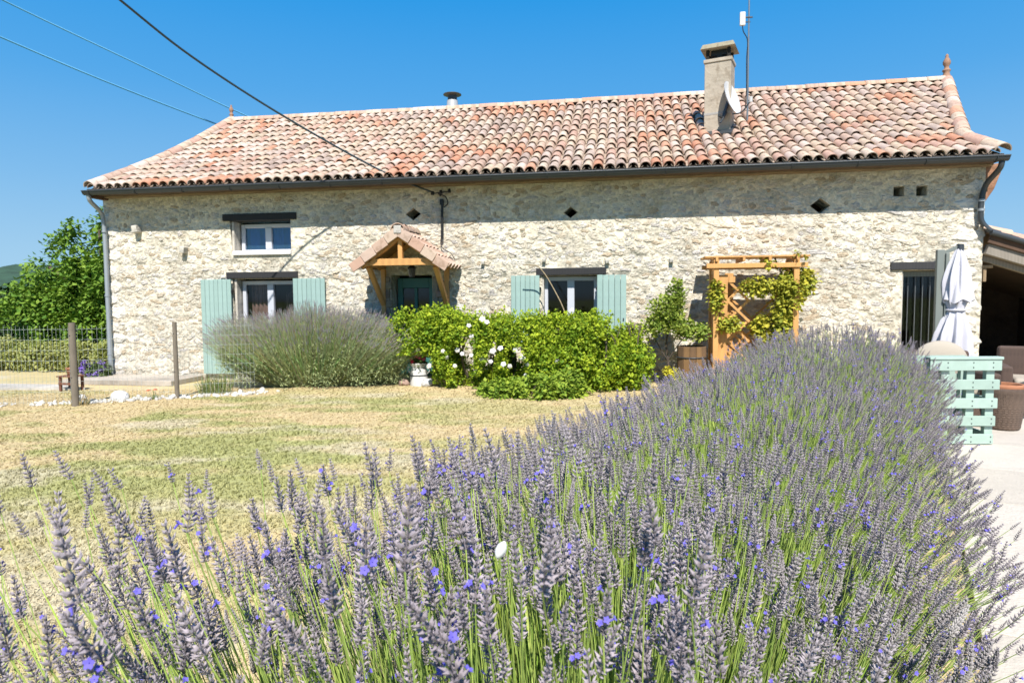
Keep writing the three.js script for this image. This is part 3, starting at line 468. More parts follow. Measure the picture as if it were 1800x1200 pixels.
{ // broadleaf tree behind the far corner
  rnd = rngOf(301);
  const t = thing('fruit_tree', 'bright green broadleaf tree growing behind the far corner of the house', 'tree', V(-10.5, 0, -17.2));
  const limbs = [tube([V(0, -.1, 0), V(.05, .8, 0), V(-.05, 1.7, .05), V(.1, 2.8, 0)], .09, 8), tube([V(0, 1.1, 0), V(-.6, 1.8, .2), V(-1.4, 2.5, .3)], .045, 6), tube([V(0, 1.3, 0), V(.7, 2.1, .1), V(1.3, 3.0, 0)], .045, 6), tube([V(0, 1.6, 0), V(.1, 2.6, .5), V(.2, 3.4, .7)], .04, 6), tube([V(.1, 2.5, 0), V(.6, 3.7, -.1), V(1.25, 5.0, .1)], .03, 6), tube([V(-.05, .9, 0), V(-.8, 1.2, .5), V(-1.6, 1.6, .7)], .035, 6)];
  part('trunk', limbs, bark, t, 1);
  const bl = [{ c: [0, 2.1, 0], r: [1.5, 1.2, 1.3] }, { c: [-1.2, 1.9, .3], r: [1.0, .95, .9] }, { c: [-1.9, 1.2, .4], r: [.7, .7, .6], gap: .4 }, { c: [.9, 2.6, .2], r: [1.1, 1.15, 1] }, { c: [-.4, 3.0, 0], r: [.8, .8, .7], gap: .6 }, { c: [.35, 3.4, 0], r: [.62, .75, .6], gap: .5 }, { c: [-1.0, 2.85, .2], r: [.45, .5, .4], gap: .8 }, { c: [1.15, 4.4, 0], r: [.42, .75, .4], gap: .8 }, { c: [-.6, 1.1, .4], r: [1.4, .8, .8] }, { c: [.9, 1.1, .3], r: [1.1, .9, .8] }];
  many('foliage', leafGeo(7, .12, .14, .042, 5, .5), leafMat, blobs(bl, 5200, .6, [.09, .22, .02], [.30, .46, .05], .8, 1.3), t);
}
{ // dark growth and lit shrubs beyond the wire fence
  rnd = rngOf(307);
  const dark = [];
  for (let i = 0; i < 9; i++) dark.push([-31 + i * 2.6 + R(-.4, .4), -27 + R(-1.5, 1.5), R(1.7, 2.3), R(1.5, 2.1)]);
  const g = leafGeo(8, .22, .2, .07, 6, .3);
  dark.forEach(([x, z, h, r], i) => {
    const b = thing('dark_shrub', ['dense dark green shrub', 'tall dark bush', 'low dark thicket'][i % 3] + ' in the row beyond the wire fence and path', 'shrub', V(x, 0, z), 0, 'dark shrubs beyond the fence'); b.userData.label = 'dark green shrub in the shaded row beyond the wire fence, ' + ['first', 'second', 'third', 'fourth', 'fifth', 'sixth', 'seventh', 'eighth', 'ninth'][i] + ' counting towards the house';
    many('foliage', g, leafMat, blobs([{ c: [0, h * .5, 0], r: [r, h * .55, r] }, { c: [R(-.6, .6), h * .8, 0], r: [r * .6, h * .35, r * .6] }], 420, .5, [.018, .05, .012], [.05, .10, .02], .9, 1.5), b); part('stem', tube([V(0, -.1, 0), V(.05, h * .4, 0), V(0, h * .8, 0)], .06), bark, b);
  });
  const lab = ['pale yellow-green clipped shrub behind the fence, farthest from the house', 'yellow-green shrub behind the fence, second from the far edge', 'yellow-green low shrub behind the fence near the thick post', 'small yellow-green shrub behind the fence nearest the house corner'];
  [[-12.6, -15.6, 1.5, .75], [-10.9, -15.4, 1.2, .72], [-9.6, -15.0, .9, .62], [-8.75, -14.6, .6, .66]].forEach(([x, z, r, h], i) => {
    const b = thing('garden_shrub', lab[i], 'shrub', V(x, 0, z), 0, 'sunlit shrubs behind the fence');
    many('foliage', leafGeo(8, .10, .07, .025, 11 + i, .2), leafMat, blobs([{ c: [0, h * .45, 0], r: [r, h * .55, .6] }], 800, .4, [.30, .36, .08], [.52, .52, .18], .8, 1.3), b); part('stem', tube([V(0, -.05, 0), V(.02, h * .3, 0), V(0, h * .6, 0)], .02), bark, b);
  });
  const v = hw(-.02, 0, .36), pf = thing('purple_flower_bush', 'small bush of purple flowers at the foot of the downpipe', 'flowers', V(v.x, 0, v.z));
  many('foliage', leafGeo(7, .06, .06, .02, 12), leafMat, blobs([{ c: [0, .22, 0], r: [.24, .24, .2] }], 160, .4, [.08, .14, .04], [.16, .22, .06], .8, 1.2), pf);
  many('flowers', leafGeo(6, .03, .035, .02, 13), mat([1, 1, 1], { side: THREE.DoubleSide }), blobs([{ c: [-.02, .27, .06], r: [.22, .22, .2] }], 170, .15, [.22, .12, .55], [.34, .22, .70], .8, 1.2), pf);
}
// lavender stem pieces, shared by the hedge and the two big bushes
function spikeGeo(seed, whorls, per, rings, detail, rad = .105, len = .165) {      // unit-high flower spike: tiers of plump calyces
  const r = rngOf(seed), list = [];
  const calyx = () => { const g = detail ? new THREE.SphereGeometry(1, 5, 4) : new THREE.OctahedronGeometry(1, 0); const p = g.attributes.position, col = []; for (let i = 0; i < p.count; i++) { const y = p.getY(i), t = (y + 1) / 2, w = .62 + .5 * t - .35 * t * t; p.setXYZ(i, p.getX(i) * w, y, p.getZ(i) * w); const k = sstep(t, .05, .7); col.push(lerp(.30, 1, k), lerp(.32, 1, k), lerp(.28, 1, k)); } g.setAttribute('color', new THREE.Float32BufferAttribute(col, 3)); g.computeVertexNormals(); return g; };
  for (let w = 0; w < whorls; w++) {
    const f = w / (whorls - 1), y = (w === 0 ? .0 : .1 + .84 * Math.pow((w - 1) / (whorls - 2), .95)), n = Math.max(3, Math.round(per * (1 - .5 * Math.pow(f, 3)) * (w === 0 ? .7 : 1))), off = r() * 6.28, big = (1 - .38 * f * f) * (w === 0 ? .85 : 1);
    for (let i = 0; i < n; i++) for (let k = 0; k < rings; k++) {
      const a = off + (i + k * .5 + (r() - .5) * .5) / n * 6.283, tilt = lerp(.86, .34, Math.pow(f, 1.4)) * (.8 + .4 * r()) * (k ? .7 : 1), g = calyx(), L = len * .5 * big * (.85 + .3 * r()), W = .038 * big * (.9 + .3 * r());
      g.scale(W, L, W); g.translate(0, L * .9, 0); g.rotateZ(-tilt); g.translate(.022 * big, 0, 0); g.rotateY(a); g.translate(0, y + k * .035 + (r() - .5) * .02, 0); list.push(g);
    }
  }
  const st = clean(cyl(.012, .008, 1, 0, 0, 0, 4)), cn = st.attributes.position.count; st.setAttribute('color', new THREE.BufferAttribute(new Float32Array(cn * 3).fill(.5), 3)); list.push(st);
  return merged(list);
}
function blossomGeo(seed, n) {                               // open florets scattered round a unit spike
  const r = rngOf(seed), list = [];
  for (let i = 0; i < n; i++) {
    const a = r() * 6.28, y = .2 + .75 * r(), fl = [];
    const tb = new THREE.CylinderGeometry(.022, .014, .08, 5, 1, true); tb.translate(0, .04, 0); fl.push(clean(tb));
    for (let k = 0; k < 5; k++) { const pe = new THREE.CircleGeometry(.034, 5); pe.scale(.75, 1, 1); pe.translate(0, .036, 0); pe.rotateX(-1.25); pe.rotateY(k * 1.257); pe.translate(0, .085, 0); fl.push(clean(pe)); }
    const g = merged(fl); g.scale(1.1, 1.1, 1.1); g.rotateZ(-.85); g.translate(.095, 0, 0); g.rotateY(a); g.translate(0, y, 0); list.push(g);
  }
  return merged(list);
}
function stalkGeo(bow, r0 = 1, seg = 4) { const P = []; for (let i = 0; i <= seg; i++) { const t = i / seg; P.push(V(bow * 4 * t * (1 - t), t, bow * 1.5 * t * (1 - t))); } const g = clean(tube(P, 1, 4, seg)), p = g.attributes.position; return { P, g, r0, p }; }
function thinStalk(bow, rad) { const seg = 5, P = [], I = []; for (let i = 0; i <= seg; i++) { const t = i / seg, cx = bow * 4 * t * (1 - t), r = rad * (1.15 - .4 * t); for (let k = 0; k < 4; k++) { const a = k / 4 * 6.283; P.push(cx + Math.cos(a) * r, t, Math.sin(a) * r); } if (i) for (let k = 0; k < 4; k++) { const a = (i - 1) * 4 + k, b = (i - 1) * 4 + (k + 1) % 4, c = a + 4, d = b + 4; I.push(a, c, b, b, c, d); } } const g = new THREE.BufferGeometry(); g.setAttribute('position', new THREE.Float32BufferAttribute(P, 3)); g.setIndex(I); g.computeVertexNormals(); return g; }
function bladeGeo(w, bow) { const P = [], I = []; for (let i = 0; i <= 4; i++) { const t = i / 4, ww = w * (.55 + .9 * t) * (1 - Math.pow(t, 4)), x = bow * t * t; P.push(x, t, -ww, x + ww * .5, t, 0, x, t, ww); if (i) { const k = i * 3; for (const q of [0, 1]) I.push(k - 3 + q, k + q, k - 2 + q, k - 2 + q, k + q, k + 1 + q); } } const g = new THREE.BufferGeometry(); g.setAttribute('position', new THREE.Float32BufferAttribute(P, 3)); g.setIndex(I); g.computeVertexNormals(); return g; }
const stalkMat = mat([.20, .26, .075], { roughness: .8 });
const bladeMat = mat([1, 1, 1], { side: THREE.DoubleSide, roughness: .75 });
const petalMat = mat([.16, .13, .62], { side: THREE.DoubleSide, roughness: .8 });
const spikeLow = spikeGeo(71, 8, 6, 1, false, .11, .15), blossomFar = blossomGeo(73, 4), stalkThin = thinStalk(.03, .0013), stalkFar = thinStalk(.03, .0017), blades = bladeGeo(.0032, .05);
function lavenderMound(o, pos, rx, rz, h, n, seed, cols) {    // a rounded bush of lavender: fan of stalks with a spike on each
  rnd = rngOf(seed);
  const sp = [], st = [], bl = [], bs = [];
  for (let i = 0; i < n; i++) {
    const a = R(0, 6.283), q = Math.sqrt(rnd()), base = V(Math.cos(a) * rx * q * .42, .02, Math.sin(a) * rz * q * .42), hh = h * (1 - .42 * Math.pow(q, 4)) * R(.80, 1.04) * (.85 + .3 * fbm(Math.cos(a) * q * 2.5 + 9, Math.sin(a) * q * 2.5 + 9, 2, seed));
    const tip = V(Math.cos(a) * rx * q * R(.85, 1.06), hh, Math.sin(a) * rz * q * R(.85, 1.06)), d = tip.clone().sub(base), L = d.length(); d.normalize();
    const qu = quatUp(d, R(0, 6.28)), sl = R(.045, .08);
    st.push({ p: base, q: qu, s: V(1, L, 1), c: C(...cols.stalk.map((c) => c * R(.75, 1.2))) });
    sp.push({ p: tip, q: qu, s: V(sl, sl, sl), c: C(...cols.spike.map((c) => c * R(.8, 1.15))) });
    for (let k = 0; k < 2; k++) { const f = R(.45, .8), e = V(R(-.14, .14), R(-.06, .1), R(-.14, .14)); bl.push({ p: base.clone().lerp(tip, R(.1, .42)), q: quatUp(d.clone().add(e).normalize(), R(0, 6.28)), s: V(1.4, L * f * .7, 1.4), c: C(...cols.leaf.map((c) => c * R(.7, 1.3))) }); }
  }
  const m1 = mat([1, 1, 1], { vertexColors: true, roughness: .95 });
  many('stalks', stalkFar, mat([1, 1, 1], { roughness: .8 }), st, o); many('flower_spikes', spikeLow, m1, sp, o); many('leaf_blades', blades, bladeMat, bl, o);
}
{
  const v = hw(5.0, .04, .95), b = thing('lavender_bush', 'big rounded grey-green lavender bush under the shuttered windows beside the rose', 'lavender', v, TURN);
  lavenderMound(b, v, 2.25, .95, 1.36, 5600, 311, { stalk: [.32, .36, .17], spike: [.46, .42, .43], leaf: [.34, .43, .15] });
  rnd = rngOf(312); many('inner_foliage', leafGeo(10, .10, .09, .006, 14, .0), bladeMat, blobs([{ c: [0, .42, 0], r: [1.8, .6, .7] }], 3000, .5, [.26, .32, .12], [.46, .52, .24], .8, 1.2), b);
  // grass clump by the post
  const g = hw(3.55, 0, 1.75), t = thing('grass_clump', 'tuft of long green grass at the thin fence post', 'grass', g);
  const l = []; for (let i = 0; i < 260; i++) l.push({ p: V(R(-.25, .25), 0, R(-.12, .12)), q: quatUp(V(R(-.5, .5), 1, R(-.5, .5)).normalize(), R(0, 6)), s: V(1.3, R(.16, .38), 1.3), c: C(R(.14, .24), R(.2, .28), R(.05, .08)) });
  many('leaf_blades', blades, bladeMat, l, t);
  const g2 = hw(2.25, 0, 3.2), t2 = thing('dry_grass_clump', 'dry grass tuft at the foot of the thick fence post', 'grass', g2), l2 = []; for (let i = 0; i < 90; i++) l2.push({ p: V(R(-.12, .12), 0, R(-.08, .08)), q: quatUp(V(R(-.6, .6), 1, R(-.6, .6)).normalize(), R(0, 6)), s: V(1, R(.1, .26), 1), c: C(R(.36, .5), R(.3, .4), R(.12, .18)) });
  many('leaf_blades', blades, bladeMat, l2, t2);
}
// white-flowered rose hedge, low shrub, shrub and vine at the arbour
function roseGeo(seed) { const r = rngOf(seed), l = []; for (let ring = 0; ring < 3; ring++) for (let i = 0; i < 5; i++) { const g = new THREE.SphereGeometry(1, 5, 3, 0, Math.PI * 2, 0, Math.PI * .5); g.scale(.46 - ring * .1, .14, .5 - ring * .1); g.rotateX(.5 + ring * .42 + .2 * (r() - .5)); g.translate(0, ring * .08, .52 - ring * .17); g.rotateY((i + ring * .5) / 5 * 6.283); l.push(clean(g)); } const c = clean(new THREE.SphereGeometry(.2, 6, 4)); c.translate(0, .2, 0); l.push(c); return merged(l); }
const roseGeos = [roseGeo(1), roseGeo(2), roseGeo(3)];
{
  rnd = rngOf(331);
  const v = hw(8.75, .06, .95), b = thing('rose_hedge', 'bright yellow-green climbing rose hedge with white blooms in front of the porch', 'hedge', v, TURN);
  const bl = []; for (let i = 0; i < 21; i++) { const x = -2.05 + i * .194, h = 1.27 + .03 * Math.sin(i * 2.3) + (i < 6 ? .13 : 0) - (i > 18 ? .12 : 0); bl.push({ c: [x + R(-.05, .05), h - .42, R(-.1, .15)], r: [.33, .42, .42] }); if (i > 1) bl.push({ c: [x + R(-.1, .1), .45, R(.0, .25)], r: [.36, .46, .40], gap: .15 }); }
  const stems = []; for (let i = 0; i < 26; i++) { const x = R(-1.9, 2.1); stems.push(tube([V(x * .9, -.05, R(-.2, .2)), V(x + R(-.1, .1), .5, R(-.1, .3)), V(x + R(-.2, .2), 1.1, R(-.1, .3))], R(.008, .018), 5, 8)); }
  part('stem', stems, mat([.12, .10, .06], { map: T.grain }), b);
  many('foliage', leafGeo(8, .06, .056, .020, 21, .25), leafMat, blobs(bl, 10500, .5, [.17, .32, .02], [.56, .67, .04], .75, 1.25, (p) => !(p.x < -1.45 && p.y < .62)), b);
  const rm = [mat([.82, .80, .80]), mat([.78, .74, .68])], spots = [[820, 628], [828, 632], [842, 634], [862, 575], [870, 579], [843, 604], [914, 626], [858, 642], [875, 646], [896, 648], [905, 652], [890, 625], [878, 627], [800, 640], [815, 655], [930, 668], [1004, 562], [838, 588], [935, 650], [925, 640], [795, 630], [982, 645], [770, 655]];
  for (const [px, py] of spots) { const x = (px - 915) / 98 + .02, y = (695 - py) / 100 + .02 + R(-.02, .02), o = part('rose_bloom', pick(roseGeos), rm[px < 825 || rnd() < .15 ? 1 : 0], b); o.position.set(x, y, .50 + R(-.05, .06)); const s = R(.042, .062); o.scale.setScalar(s); o.rotation.set(R(.8, 1.5), R(-.5, .5), R(-.5, .5)); }
  const w = hw(9.05, .0, 1.75), lo = thing('low_shrub', 'low spreading green shrub at the lawn edge in front of the rose hedge', 'shrub', w, TURN);
  rnd = rngOf(337); many('foliage', leafGeo(7, .06, .07, .024, 23, .2), leafMat, blobs([{ c: [-.45, .12, 0], r: [.40, .17, .3] }, { c: [.15, .16, 0], r: [.48, .24, .35] }, { c: [.6, .2, -.1], r: [.35, .26, .3] }], 1100, .4, [.16, .30, .03], [.46, .58, .06], .75, 1.2), lo); part('stem', tube([V(0, -.05, 0), V(.05, .15, 0), V(.2, .35, 0)], .012), bark, lo);
  const u = hw(11.22, .05, .75), sh = thing('tall_shrub', 'upright dark green shrub between the rose hedge and the timber arbour', 'shrub', u, TURN);
  many('foliage', leafGeo(6, .07, .065, .022, 24, .3), leafMat, blobs([{ c: [.05, 1.05, 0], r: [.40, .22, .32], gap: .5 }, { c: [.0, 1.3, 0], r: [.3, .3, .26], gap: .4 }, { c: [.17, 1.58, 0], r: [.12, .28, .12], gap: .5 }, { c: [-.25, .95, 0], r: [.25, .2, .22], gap: .4 }, { c: [.45, .98, .05], r: [.25, .14, .2], gap: .3 }], 620, .55, [.16, .27, .03], [.50, .58, .10], .75, 1.2), sh);
  part('stem', [tube([V(0, -.05, 0), V(.04, .4, 0), V(.0, .8, 0), V(.1, 1.3, 0), V(.2, 1.75, 0)], .018), tube([V(.02, .5, 0), V(-.2, .9, .05), V(-.25, 1.1, 0)], .01), tube([V(.02, .5, 0), V(.25, .85, .05), V(.4, 1.0, 0)], .01)], bark, sh);
  const yv = hw(11.35, .02, 1.05), yf = thing('yellow_flower_plant', 'small plant with bright yellow flowers in front of the wooden tub', 'flowers', yv);
  many('flowers', leafGeo(7, .03, .05, .02, 26), mat([1, 1, 1], { side: THREE.DoubleSide }), blobs([{ c: [0, .42, 0], r: [.16, .14, .12] }], 70, .3, [.60, .55, .03], [.72, .66, .06], .8, 1.2), yf);
  const ll = []; for (let i = 0; i < 90; i++) ll.push({ p: V(R(-.08, .08), 0, R(-.08, .08)), q: quatUp(V(R(-.3, .3), 1, R(-.3, .3)).normalize(), R(0, 6)), s: V(1.3, R(.25, .45), 1.3), c: C(.16, .24, .05) }); many('leaf_blades', blades, bladeMat, ll, yf);
  const tw = part('dry_branch', tube([V(0, 0, 0), V(-.06, .4, .0), V(-.25, .8, -.06), V(-.45, 1.12, -.1), V(-.55, 1.22, -.1), V(-.8, 1.25, -.1)], .011, 6, 30), mat([.42, .33, .20], { map: T.grain }), scene); tw.position.copy(hw(9.56, .95, .55)); tw.rotation.y = TURN; tag(tw, 'long dry bare branch leaning across the window above the rose hedge', 'branch');
}
// ---------------------------------------------------------------- things in the garden and on the house
{
  rnd = rngOf(401);
  // timber arbour with lattice sides and its vine
  const a = thing('garden_arbour', 'orange-brown timber arbour with lattice sides standing against the stone wall', 'arbour', hw(12.62, .03, .55), TURN), w = .62, d = .26, H = 2.18;
  const post = RoundedPost(); function RoundedPost() { return boxUV(bx(.085, H, .085, 0, H / 2, 0, .006), 1.5); }
  for (const x of [-w, w]) for (const z of [-d, d]) part('post', post, MT.timber, a).position.set(x, 0, z);
  for (const [z, y] of [[d + .055, 2.08], [-d - .055, 2.08]]) part('side_beam', bx(1.56, .075, .03, 0, y, z, .006), MT.timber, a, 2);
  part('top_board', bx(1.62, .028, .30, 0, 2.225, .18, .005), MT.timber, a, 2); part('top_board', bx(1.62, .028, .24, 0, 2.225, -.20, .005), MT.timber, a, 2);
  for (const x of [-.62, -.2, .2, .62]) part('rafter', bx(.04, .06, .72, x, 2.18, 0, .005), MT.timber, a, 2);
  for (const x of [-w, w]) {
    const p = part('lattice_panel', [bx(.03, .06, 2 * d - .09, x, .16, 0, .004), bx(.03, .06, 2 * d - .09, x, 1.98, 0, .004)], MT.timber, a, 2);
    for (let i = 0; i < 11; i++) for (const s of [-1, 1]) { const g = bx(.010, .60, .036, 0, 0, 0, .003); g.rotateX(s * Math.PI / 4); g.translate(x + s * .0065, .33 + i * .155, 0); part('slat', g, MT.timber, p, 2); }
  }
  // back lattice, close to the wall
  const bp = part('lattice_panel', [bx(1.1, .05, .03, 0, 1.72, -d, .004), bx(1.1, .05, .03, 0, .2, -d, .004), bx(.09, 1.75, .02, -.46, 1.05, -d + .002, .004), bx(.14, 1.8, .022, -.33, 1.08, -d - .02, .004)], MT.timber, a, 2);
  for (let i = -3; i < 7; i++) for (const s of [-1, 1]) { const g = bx(.036, 1.35, .010, 0, 0, 0, .003); g.rotateZ(s * Math.PI / 4); g.translate(s * -.1 + .05, .05 + i * .19 + .3, -d + s * .0065); if (i > -2 && i < 6) part('slat', g, MT.timber, bp, 2); }
  part('front_board', [bx(.15, 1.78, .022, -.50, 1.05, d - .06, .004), bx(.10, .10, .02, -.36, 1.86, d - .05, .004)], MT.timber, a, 2);
  for (let i = 0; i < 5; i++) for (const s of [-1, 1]) { const g = bx(.04, .52, .012, 0, 0, 0, .003); g.rotateZ(s * Math.PI / 4); g.translate(-.26, .36 + i * .33, d - .07 + s * .007); part('slat', g, MT.timber, a, 2); }
  const vine = thing('climbing_vine', 'yellow-green climbing vine trailing over the timber arbour', 'vine', hw(12.62, .03, .55), TURN);
  const vb = [{ c: [.55, 1.75, .2], r: [.18, .42, .2], gap: .2 }, { c: [.62, 2.15, .2], r: [.36, .16, .2], gap: .7 }, { c: [.1, 1.75, .25], r: [.38, .14, .14], gap: .5 }, { c: [.42, 1.2, .2], r: [.14, .5, .16], gap: .6 }, { c: [.8, 1.95, .1], r: [.14, .4, .12], gap: .9 }, { c: [.12, 1.05, .1], r: [.14, .28, .12], gap: .6 }, { c: [.0, .7, .15], r: [.2, .12, .12], gap: .6 }, { c: [-.42, 1.15, .3], r: [.2, .1, .1], gap: .7 }, { c: [-.62, 1.6, .32], r: [.08, .26, .08], gap: .7 }, { c: [.3, 2.15, .3], r: [.2, .1, .1], gap: .8 }, { c: [.78, 2.32, .1], r: [.16, .14, .1], gap: 1.6 }];
  many('foliage', leafGeo(6, .06, .055, .024, 31, .35), leafMat, blobs(vb, 1250, .8, [.26, .32, .03], [.70, .64, .07], .75, 1.2), vine);
  part('stem', [tube([V(.5, 0, .15), V(.42, .6, .2), V(.5, 1.2, .18), V(.45, 1.8, .2), V(.3, 2.2, .2)], .014), tube([V(.52, 0, .1), V(.55, .7, .15), V(.42, 1.4, .1), V(.62, 2.2, .15)], .011), tube([V(.42, 0, .1), V(.36, .8, .1), V(.46, 1.5, .05)], .016)], bark, vine);
  // wooden tub under the tall shrub
  const tb = thing('wooden_tub', 'weathered brown wooden tub between tall shrub and arbour', 'tub', hw(11.62, .02, .85), TURN), sm = [mat([.20, .115, .055], { map: T.grain }), mat([.30, .17, .07], { map: T.grain }), mat([.24, .14, .07], { map: T.grain })];
  for (let i = 0; i < 14; i++) { const t = i / 14 * 6.283, g = boxUV(bx(.098, .78, .025, 0, .39, 0, .006), 2), o = part('stave', g, sm[i % 3], tb); o.position.set(Math.sin(t) * .22, 0, Math.cos(t) * .22); o.rotation.y = t; }
  for (const y of [.14, .6]) { const g = new THREE.TorusGeometry(.24, .012, 5, 28); g.rotateX(Math.PI / 2); g.translate(0, y, 0); part('hoop', g, MT.zinc, tb); } part('soil', cyl(.21, .21, .03, 0, .70, 0, 14), MT.dark, tb);
  // white milk churn with red geraniums
  const mc = thing('milk_churn', 'white painted milk churn used as a planter beside the rose hedge', 'churn', hw(6.98, .07, 1.0), TURN), wm = mat([.78, .77, .75], { map: rep(T.mottle, 2), roughness: .5 });
  part('body', lathe([[0, 0], [.155, 0], [.16, .02], [.155, .04], [.155, .27], [.13, .32], [.115, .35], [.15, .40], [.16, .42], [.15, .425], [.13, .40], [0, .39]], 22), wm, mc); for (const s of [-1, 1]) part('handle', tube([V(s * .125, .33, 0), V(s * .19, .35, 0), V(s * .19, .28, 0), V(s * .155, .24, 0)], .010, 6), wm, mc); part('band', cyl(.158, .158, .02, 0, .2, 0, 22), MT.zinc, mc);
  const ge = thing('red_geranium', 'red and pink geranium growing out of the white milk churn', 'flowers', hw(6.98, .47, 1.0), TURN);
  many('foliage', leafGeo(7, .05, .05, .03, 33), leafMat, blobs([{ c: [0, .04, 0], r: [.14, .06, .12] }], 40, .6, [.08, .15, .03], [.16, .24, .05], .8, 1.1), ge);
  for (const [x, y, z, m] of [[-.10, .10, .06, 0], [-.03, .14, .05, 0], [.04, .13, .07, 1], [.10, .10, .05, 1], [-.07, .06, .11, 0], [.02, .17, .0, 0], [.11, .14, 0, 1]]) { const o = part('flower_head', roseGeos[0], m ? mat([.68, .13, .16]) : mat([.60, .02, .05]), ge); o.position.set(x, y, z); o.scale.setScalar(.052); o.rotation.set(.9, x * 3, 0); }
  for (const [x, z, w1, h, l] of [[6.72, 1.06, .1, .07, 'small pinkish stone on the ground beside the milk churn'], [7.16, 1.10, .11, .09, 'white stone lying against the foot of the milk churn']]) { const g = new THREE.IcosahedronGeometry(1, 1), p = g.attributes.position; for (let i = 0; i < p.count; i++) { const f = .8 + .35 * vnoise(p.getX(i) * 2 + x * 7, p.getY(i) * 2 + p.getZ(i) + 9, 3); p.setXYZ(i, p.getX(i) * f * w1, p.getY(i) * f * h, p.getZ(i) * f * w1); } g.computeVertexNormals(); const o = part('garden_stone', g, x < 7 ? mat([.5, .34, .27], { map: T.mottle }) : mat([.76, .75, .73], { map: T.mottle }), scene); o.position.copy(hw(x, .11 + h * .5, z)); tag(o, l, 'stone'); }
}
{ // wire fence on wooden posts
  rnd = rngOf(409);
  const pm = mat([.26, .22, .17], { map: T.grain, bumpMap: T.grain, bumpScale: .006 });
  const mk = (n, x, z, h, r, label) => { const t = thing('fence_post', label, 'post', hw(x, 0, z), TURN, 'wooden posts of the wire fence'), g = clean(cyl(r * 1.08, r, h + .1, 0, -.1, 0, 12)); part('shaft', boxUV(g, 3), pm, t); part('staple', [bx(.012, .012, .02, 0, h * .35, r, .002), bx(.012, .012, .02, 0, h * .85, r, .002)], MT.zinc, t); return t; };
  mk(0, 2.23, 3.27, 1.28, .048, 'thicker weathered wooden fence post at the lawn edge beside the path'); mk(1, 3.26, 2.33, 1.26, .034, 'thinner dark wooden fence post standing in front of the house wall');
  const spans = [[[-4.6, 4.3], [2.23, 3.27]], [[2.23, 3.27], [3.26, 2.33]], [[3.26, 2.33], [4.3, 1.75]]];
  const wf = thing('wire_fence', 'thin pale wire mesh stretched between the wooden posts', 'fence', hw(0, 0, 0), TURN), wmat = mat([.50, .56, .52], { metalness: .3, roughness: .5 });
  for (const [a, b] of spans) {
    const L = Math.hypot(b[0] - a[0], b[1] - a[1]), n = Math.round(L / .062), l = [], yT = 1.2, k = 1;
    for (let i = 0; i <= n; i++) { const t = i / n, x = lerp(a[0], b[0], t), z = lerp(a[1], b[1], t), h = yT + .015 * Math.sin(i * 2.1); l.push(cyl(.0021 * k, .0021 * k, h, x, .03, z, 4, true)); }
    for (let y = .06; y < 1.22; y += .16) { const g = cyl(.0019 * k, .0019 * k, L, 0, -L / 2, 0, 4, true); g.rotateZ(Math.PI / 2); g.rotateY(-Math.atan2(b[1] - a[1], b[0] - a[0])); g.translate((a[0] + b[0]) / 2, y, (a[1] + b[1]) / 2); l.push(g); }
    part('wire_mesh', l, wmat, wf);
  }
  // small wooden crate stand behind the fence
  const s = thing('wooden_stand', 'small reddish-brown slatted wooden stand behind the thick fence post', 'stand', hw(.72, 0, 1.75), TURN), rm = mat([.24, .10, .06], { map: T.grain });
  for (const x of [-.13, .13]) for (const z of [-.1, .1]) part('leg', bx(.04, .26, .04, x, .13, z, .005), rm, s); for (let i = 0; i < 4; i++) part('slat', bx(.36, .02, .06, 0, .27, -.11 + i * .073, .004), rm, s); part('rail', bx(.30, .04, .02, 0, .14, .122, .004), rm, s);
  const pt = part('terracotta_pot', lathe([[0, 0], [.055, 0], [.075, .11], [.085, .11], [.085, .14], [.072, .14], [.068, .1], [0, .1]], 16), mat([.42, .19, .10], { map: T.lichen }), scene); pt.position.copy(hw(.72, .281, 1.75)); tag(pt, 'small terracotta pot on the wooden stand behind the fence', 'pot');
  const pop = hw(2.95, 0, 2.5), po = thing('orange_flower', 'tiny orange-red flower growing in the gravel beside the thin post', 'flower', pop); part('stem', tube([V(0, 0, 0), V(.01, .08, 0), V(0, .15, 0)], .005), stalkMat, po); const l3 = []; for (let i = 0; i < 40; i++) l3.push({ p: V(R(-.05, .05), 0, R(-.04, .04)), q: quatUp(V(R(-.6, .6), 1, R(-.6, .6)).normalize(), 1), s: V(1, R(.06, .12), 1), c: C(.14, .2, .05) }); many('leaf_blades', blades, bladeMat, l3, po); for (let i = 0; i < 5; i++) { const o = part('flower_head', roseGeos[1], mat([.62, .14, .06]), po); o.position.set(R(-.07, .07), R(.13, .19), R(-.03, .05)); o.scale.setScalar(.035); }
}
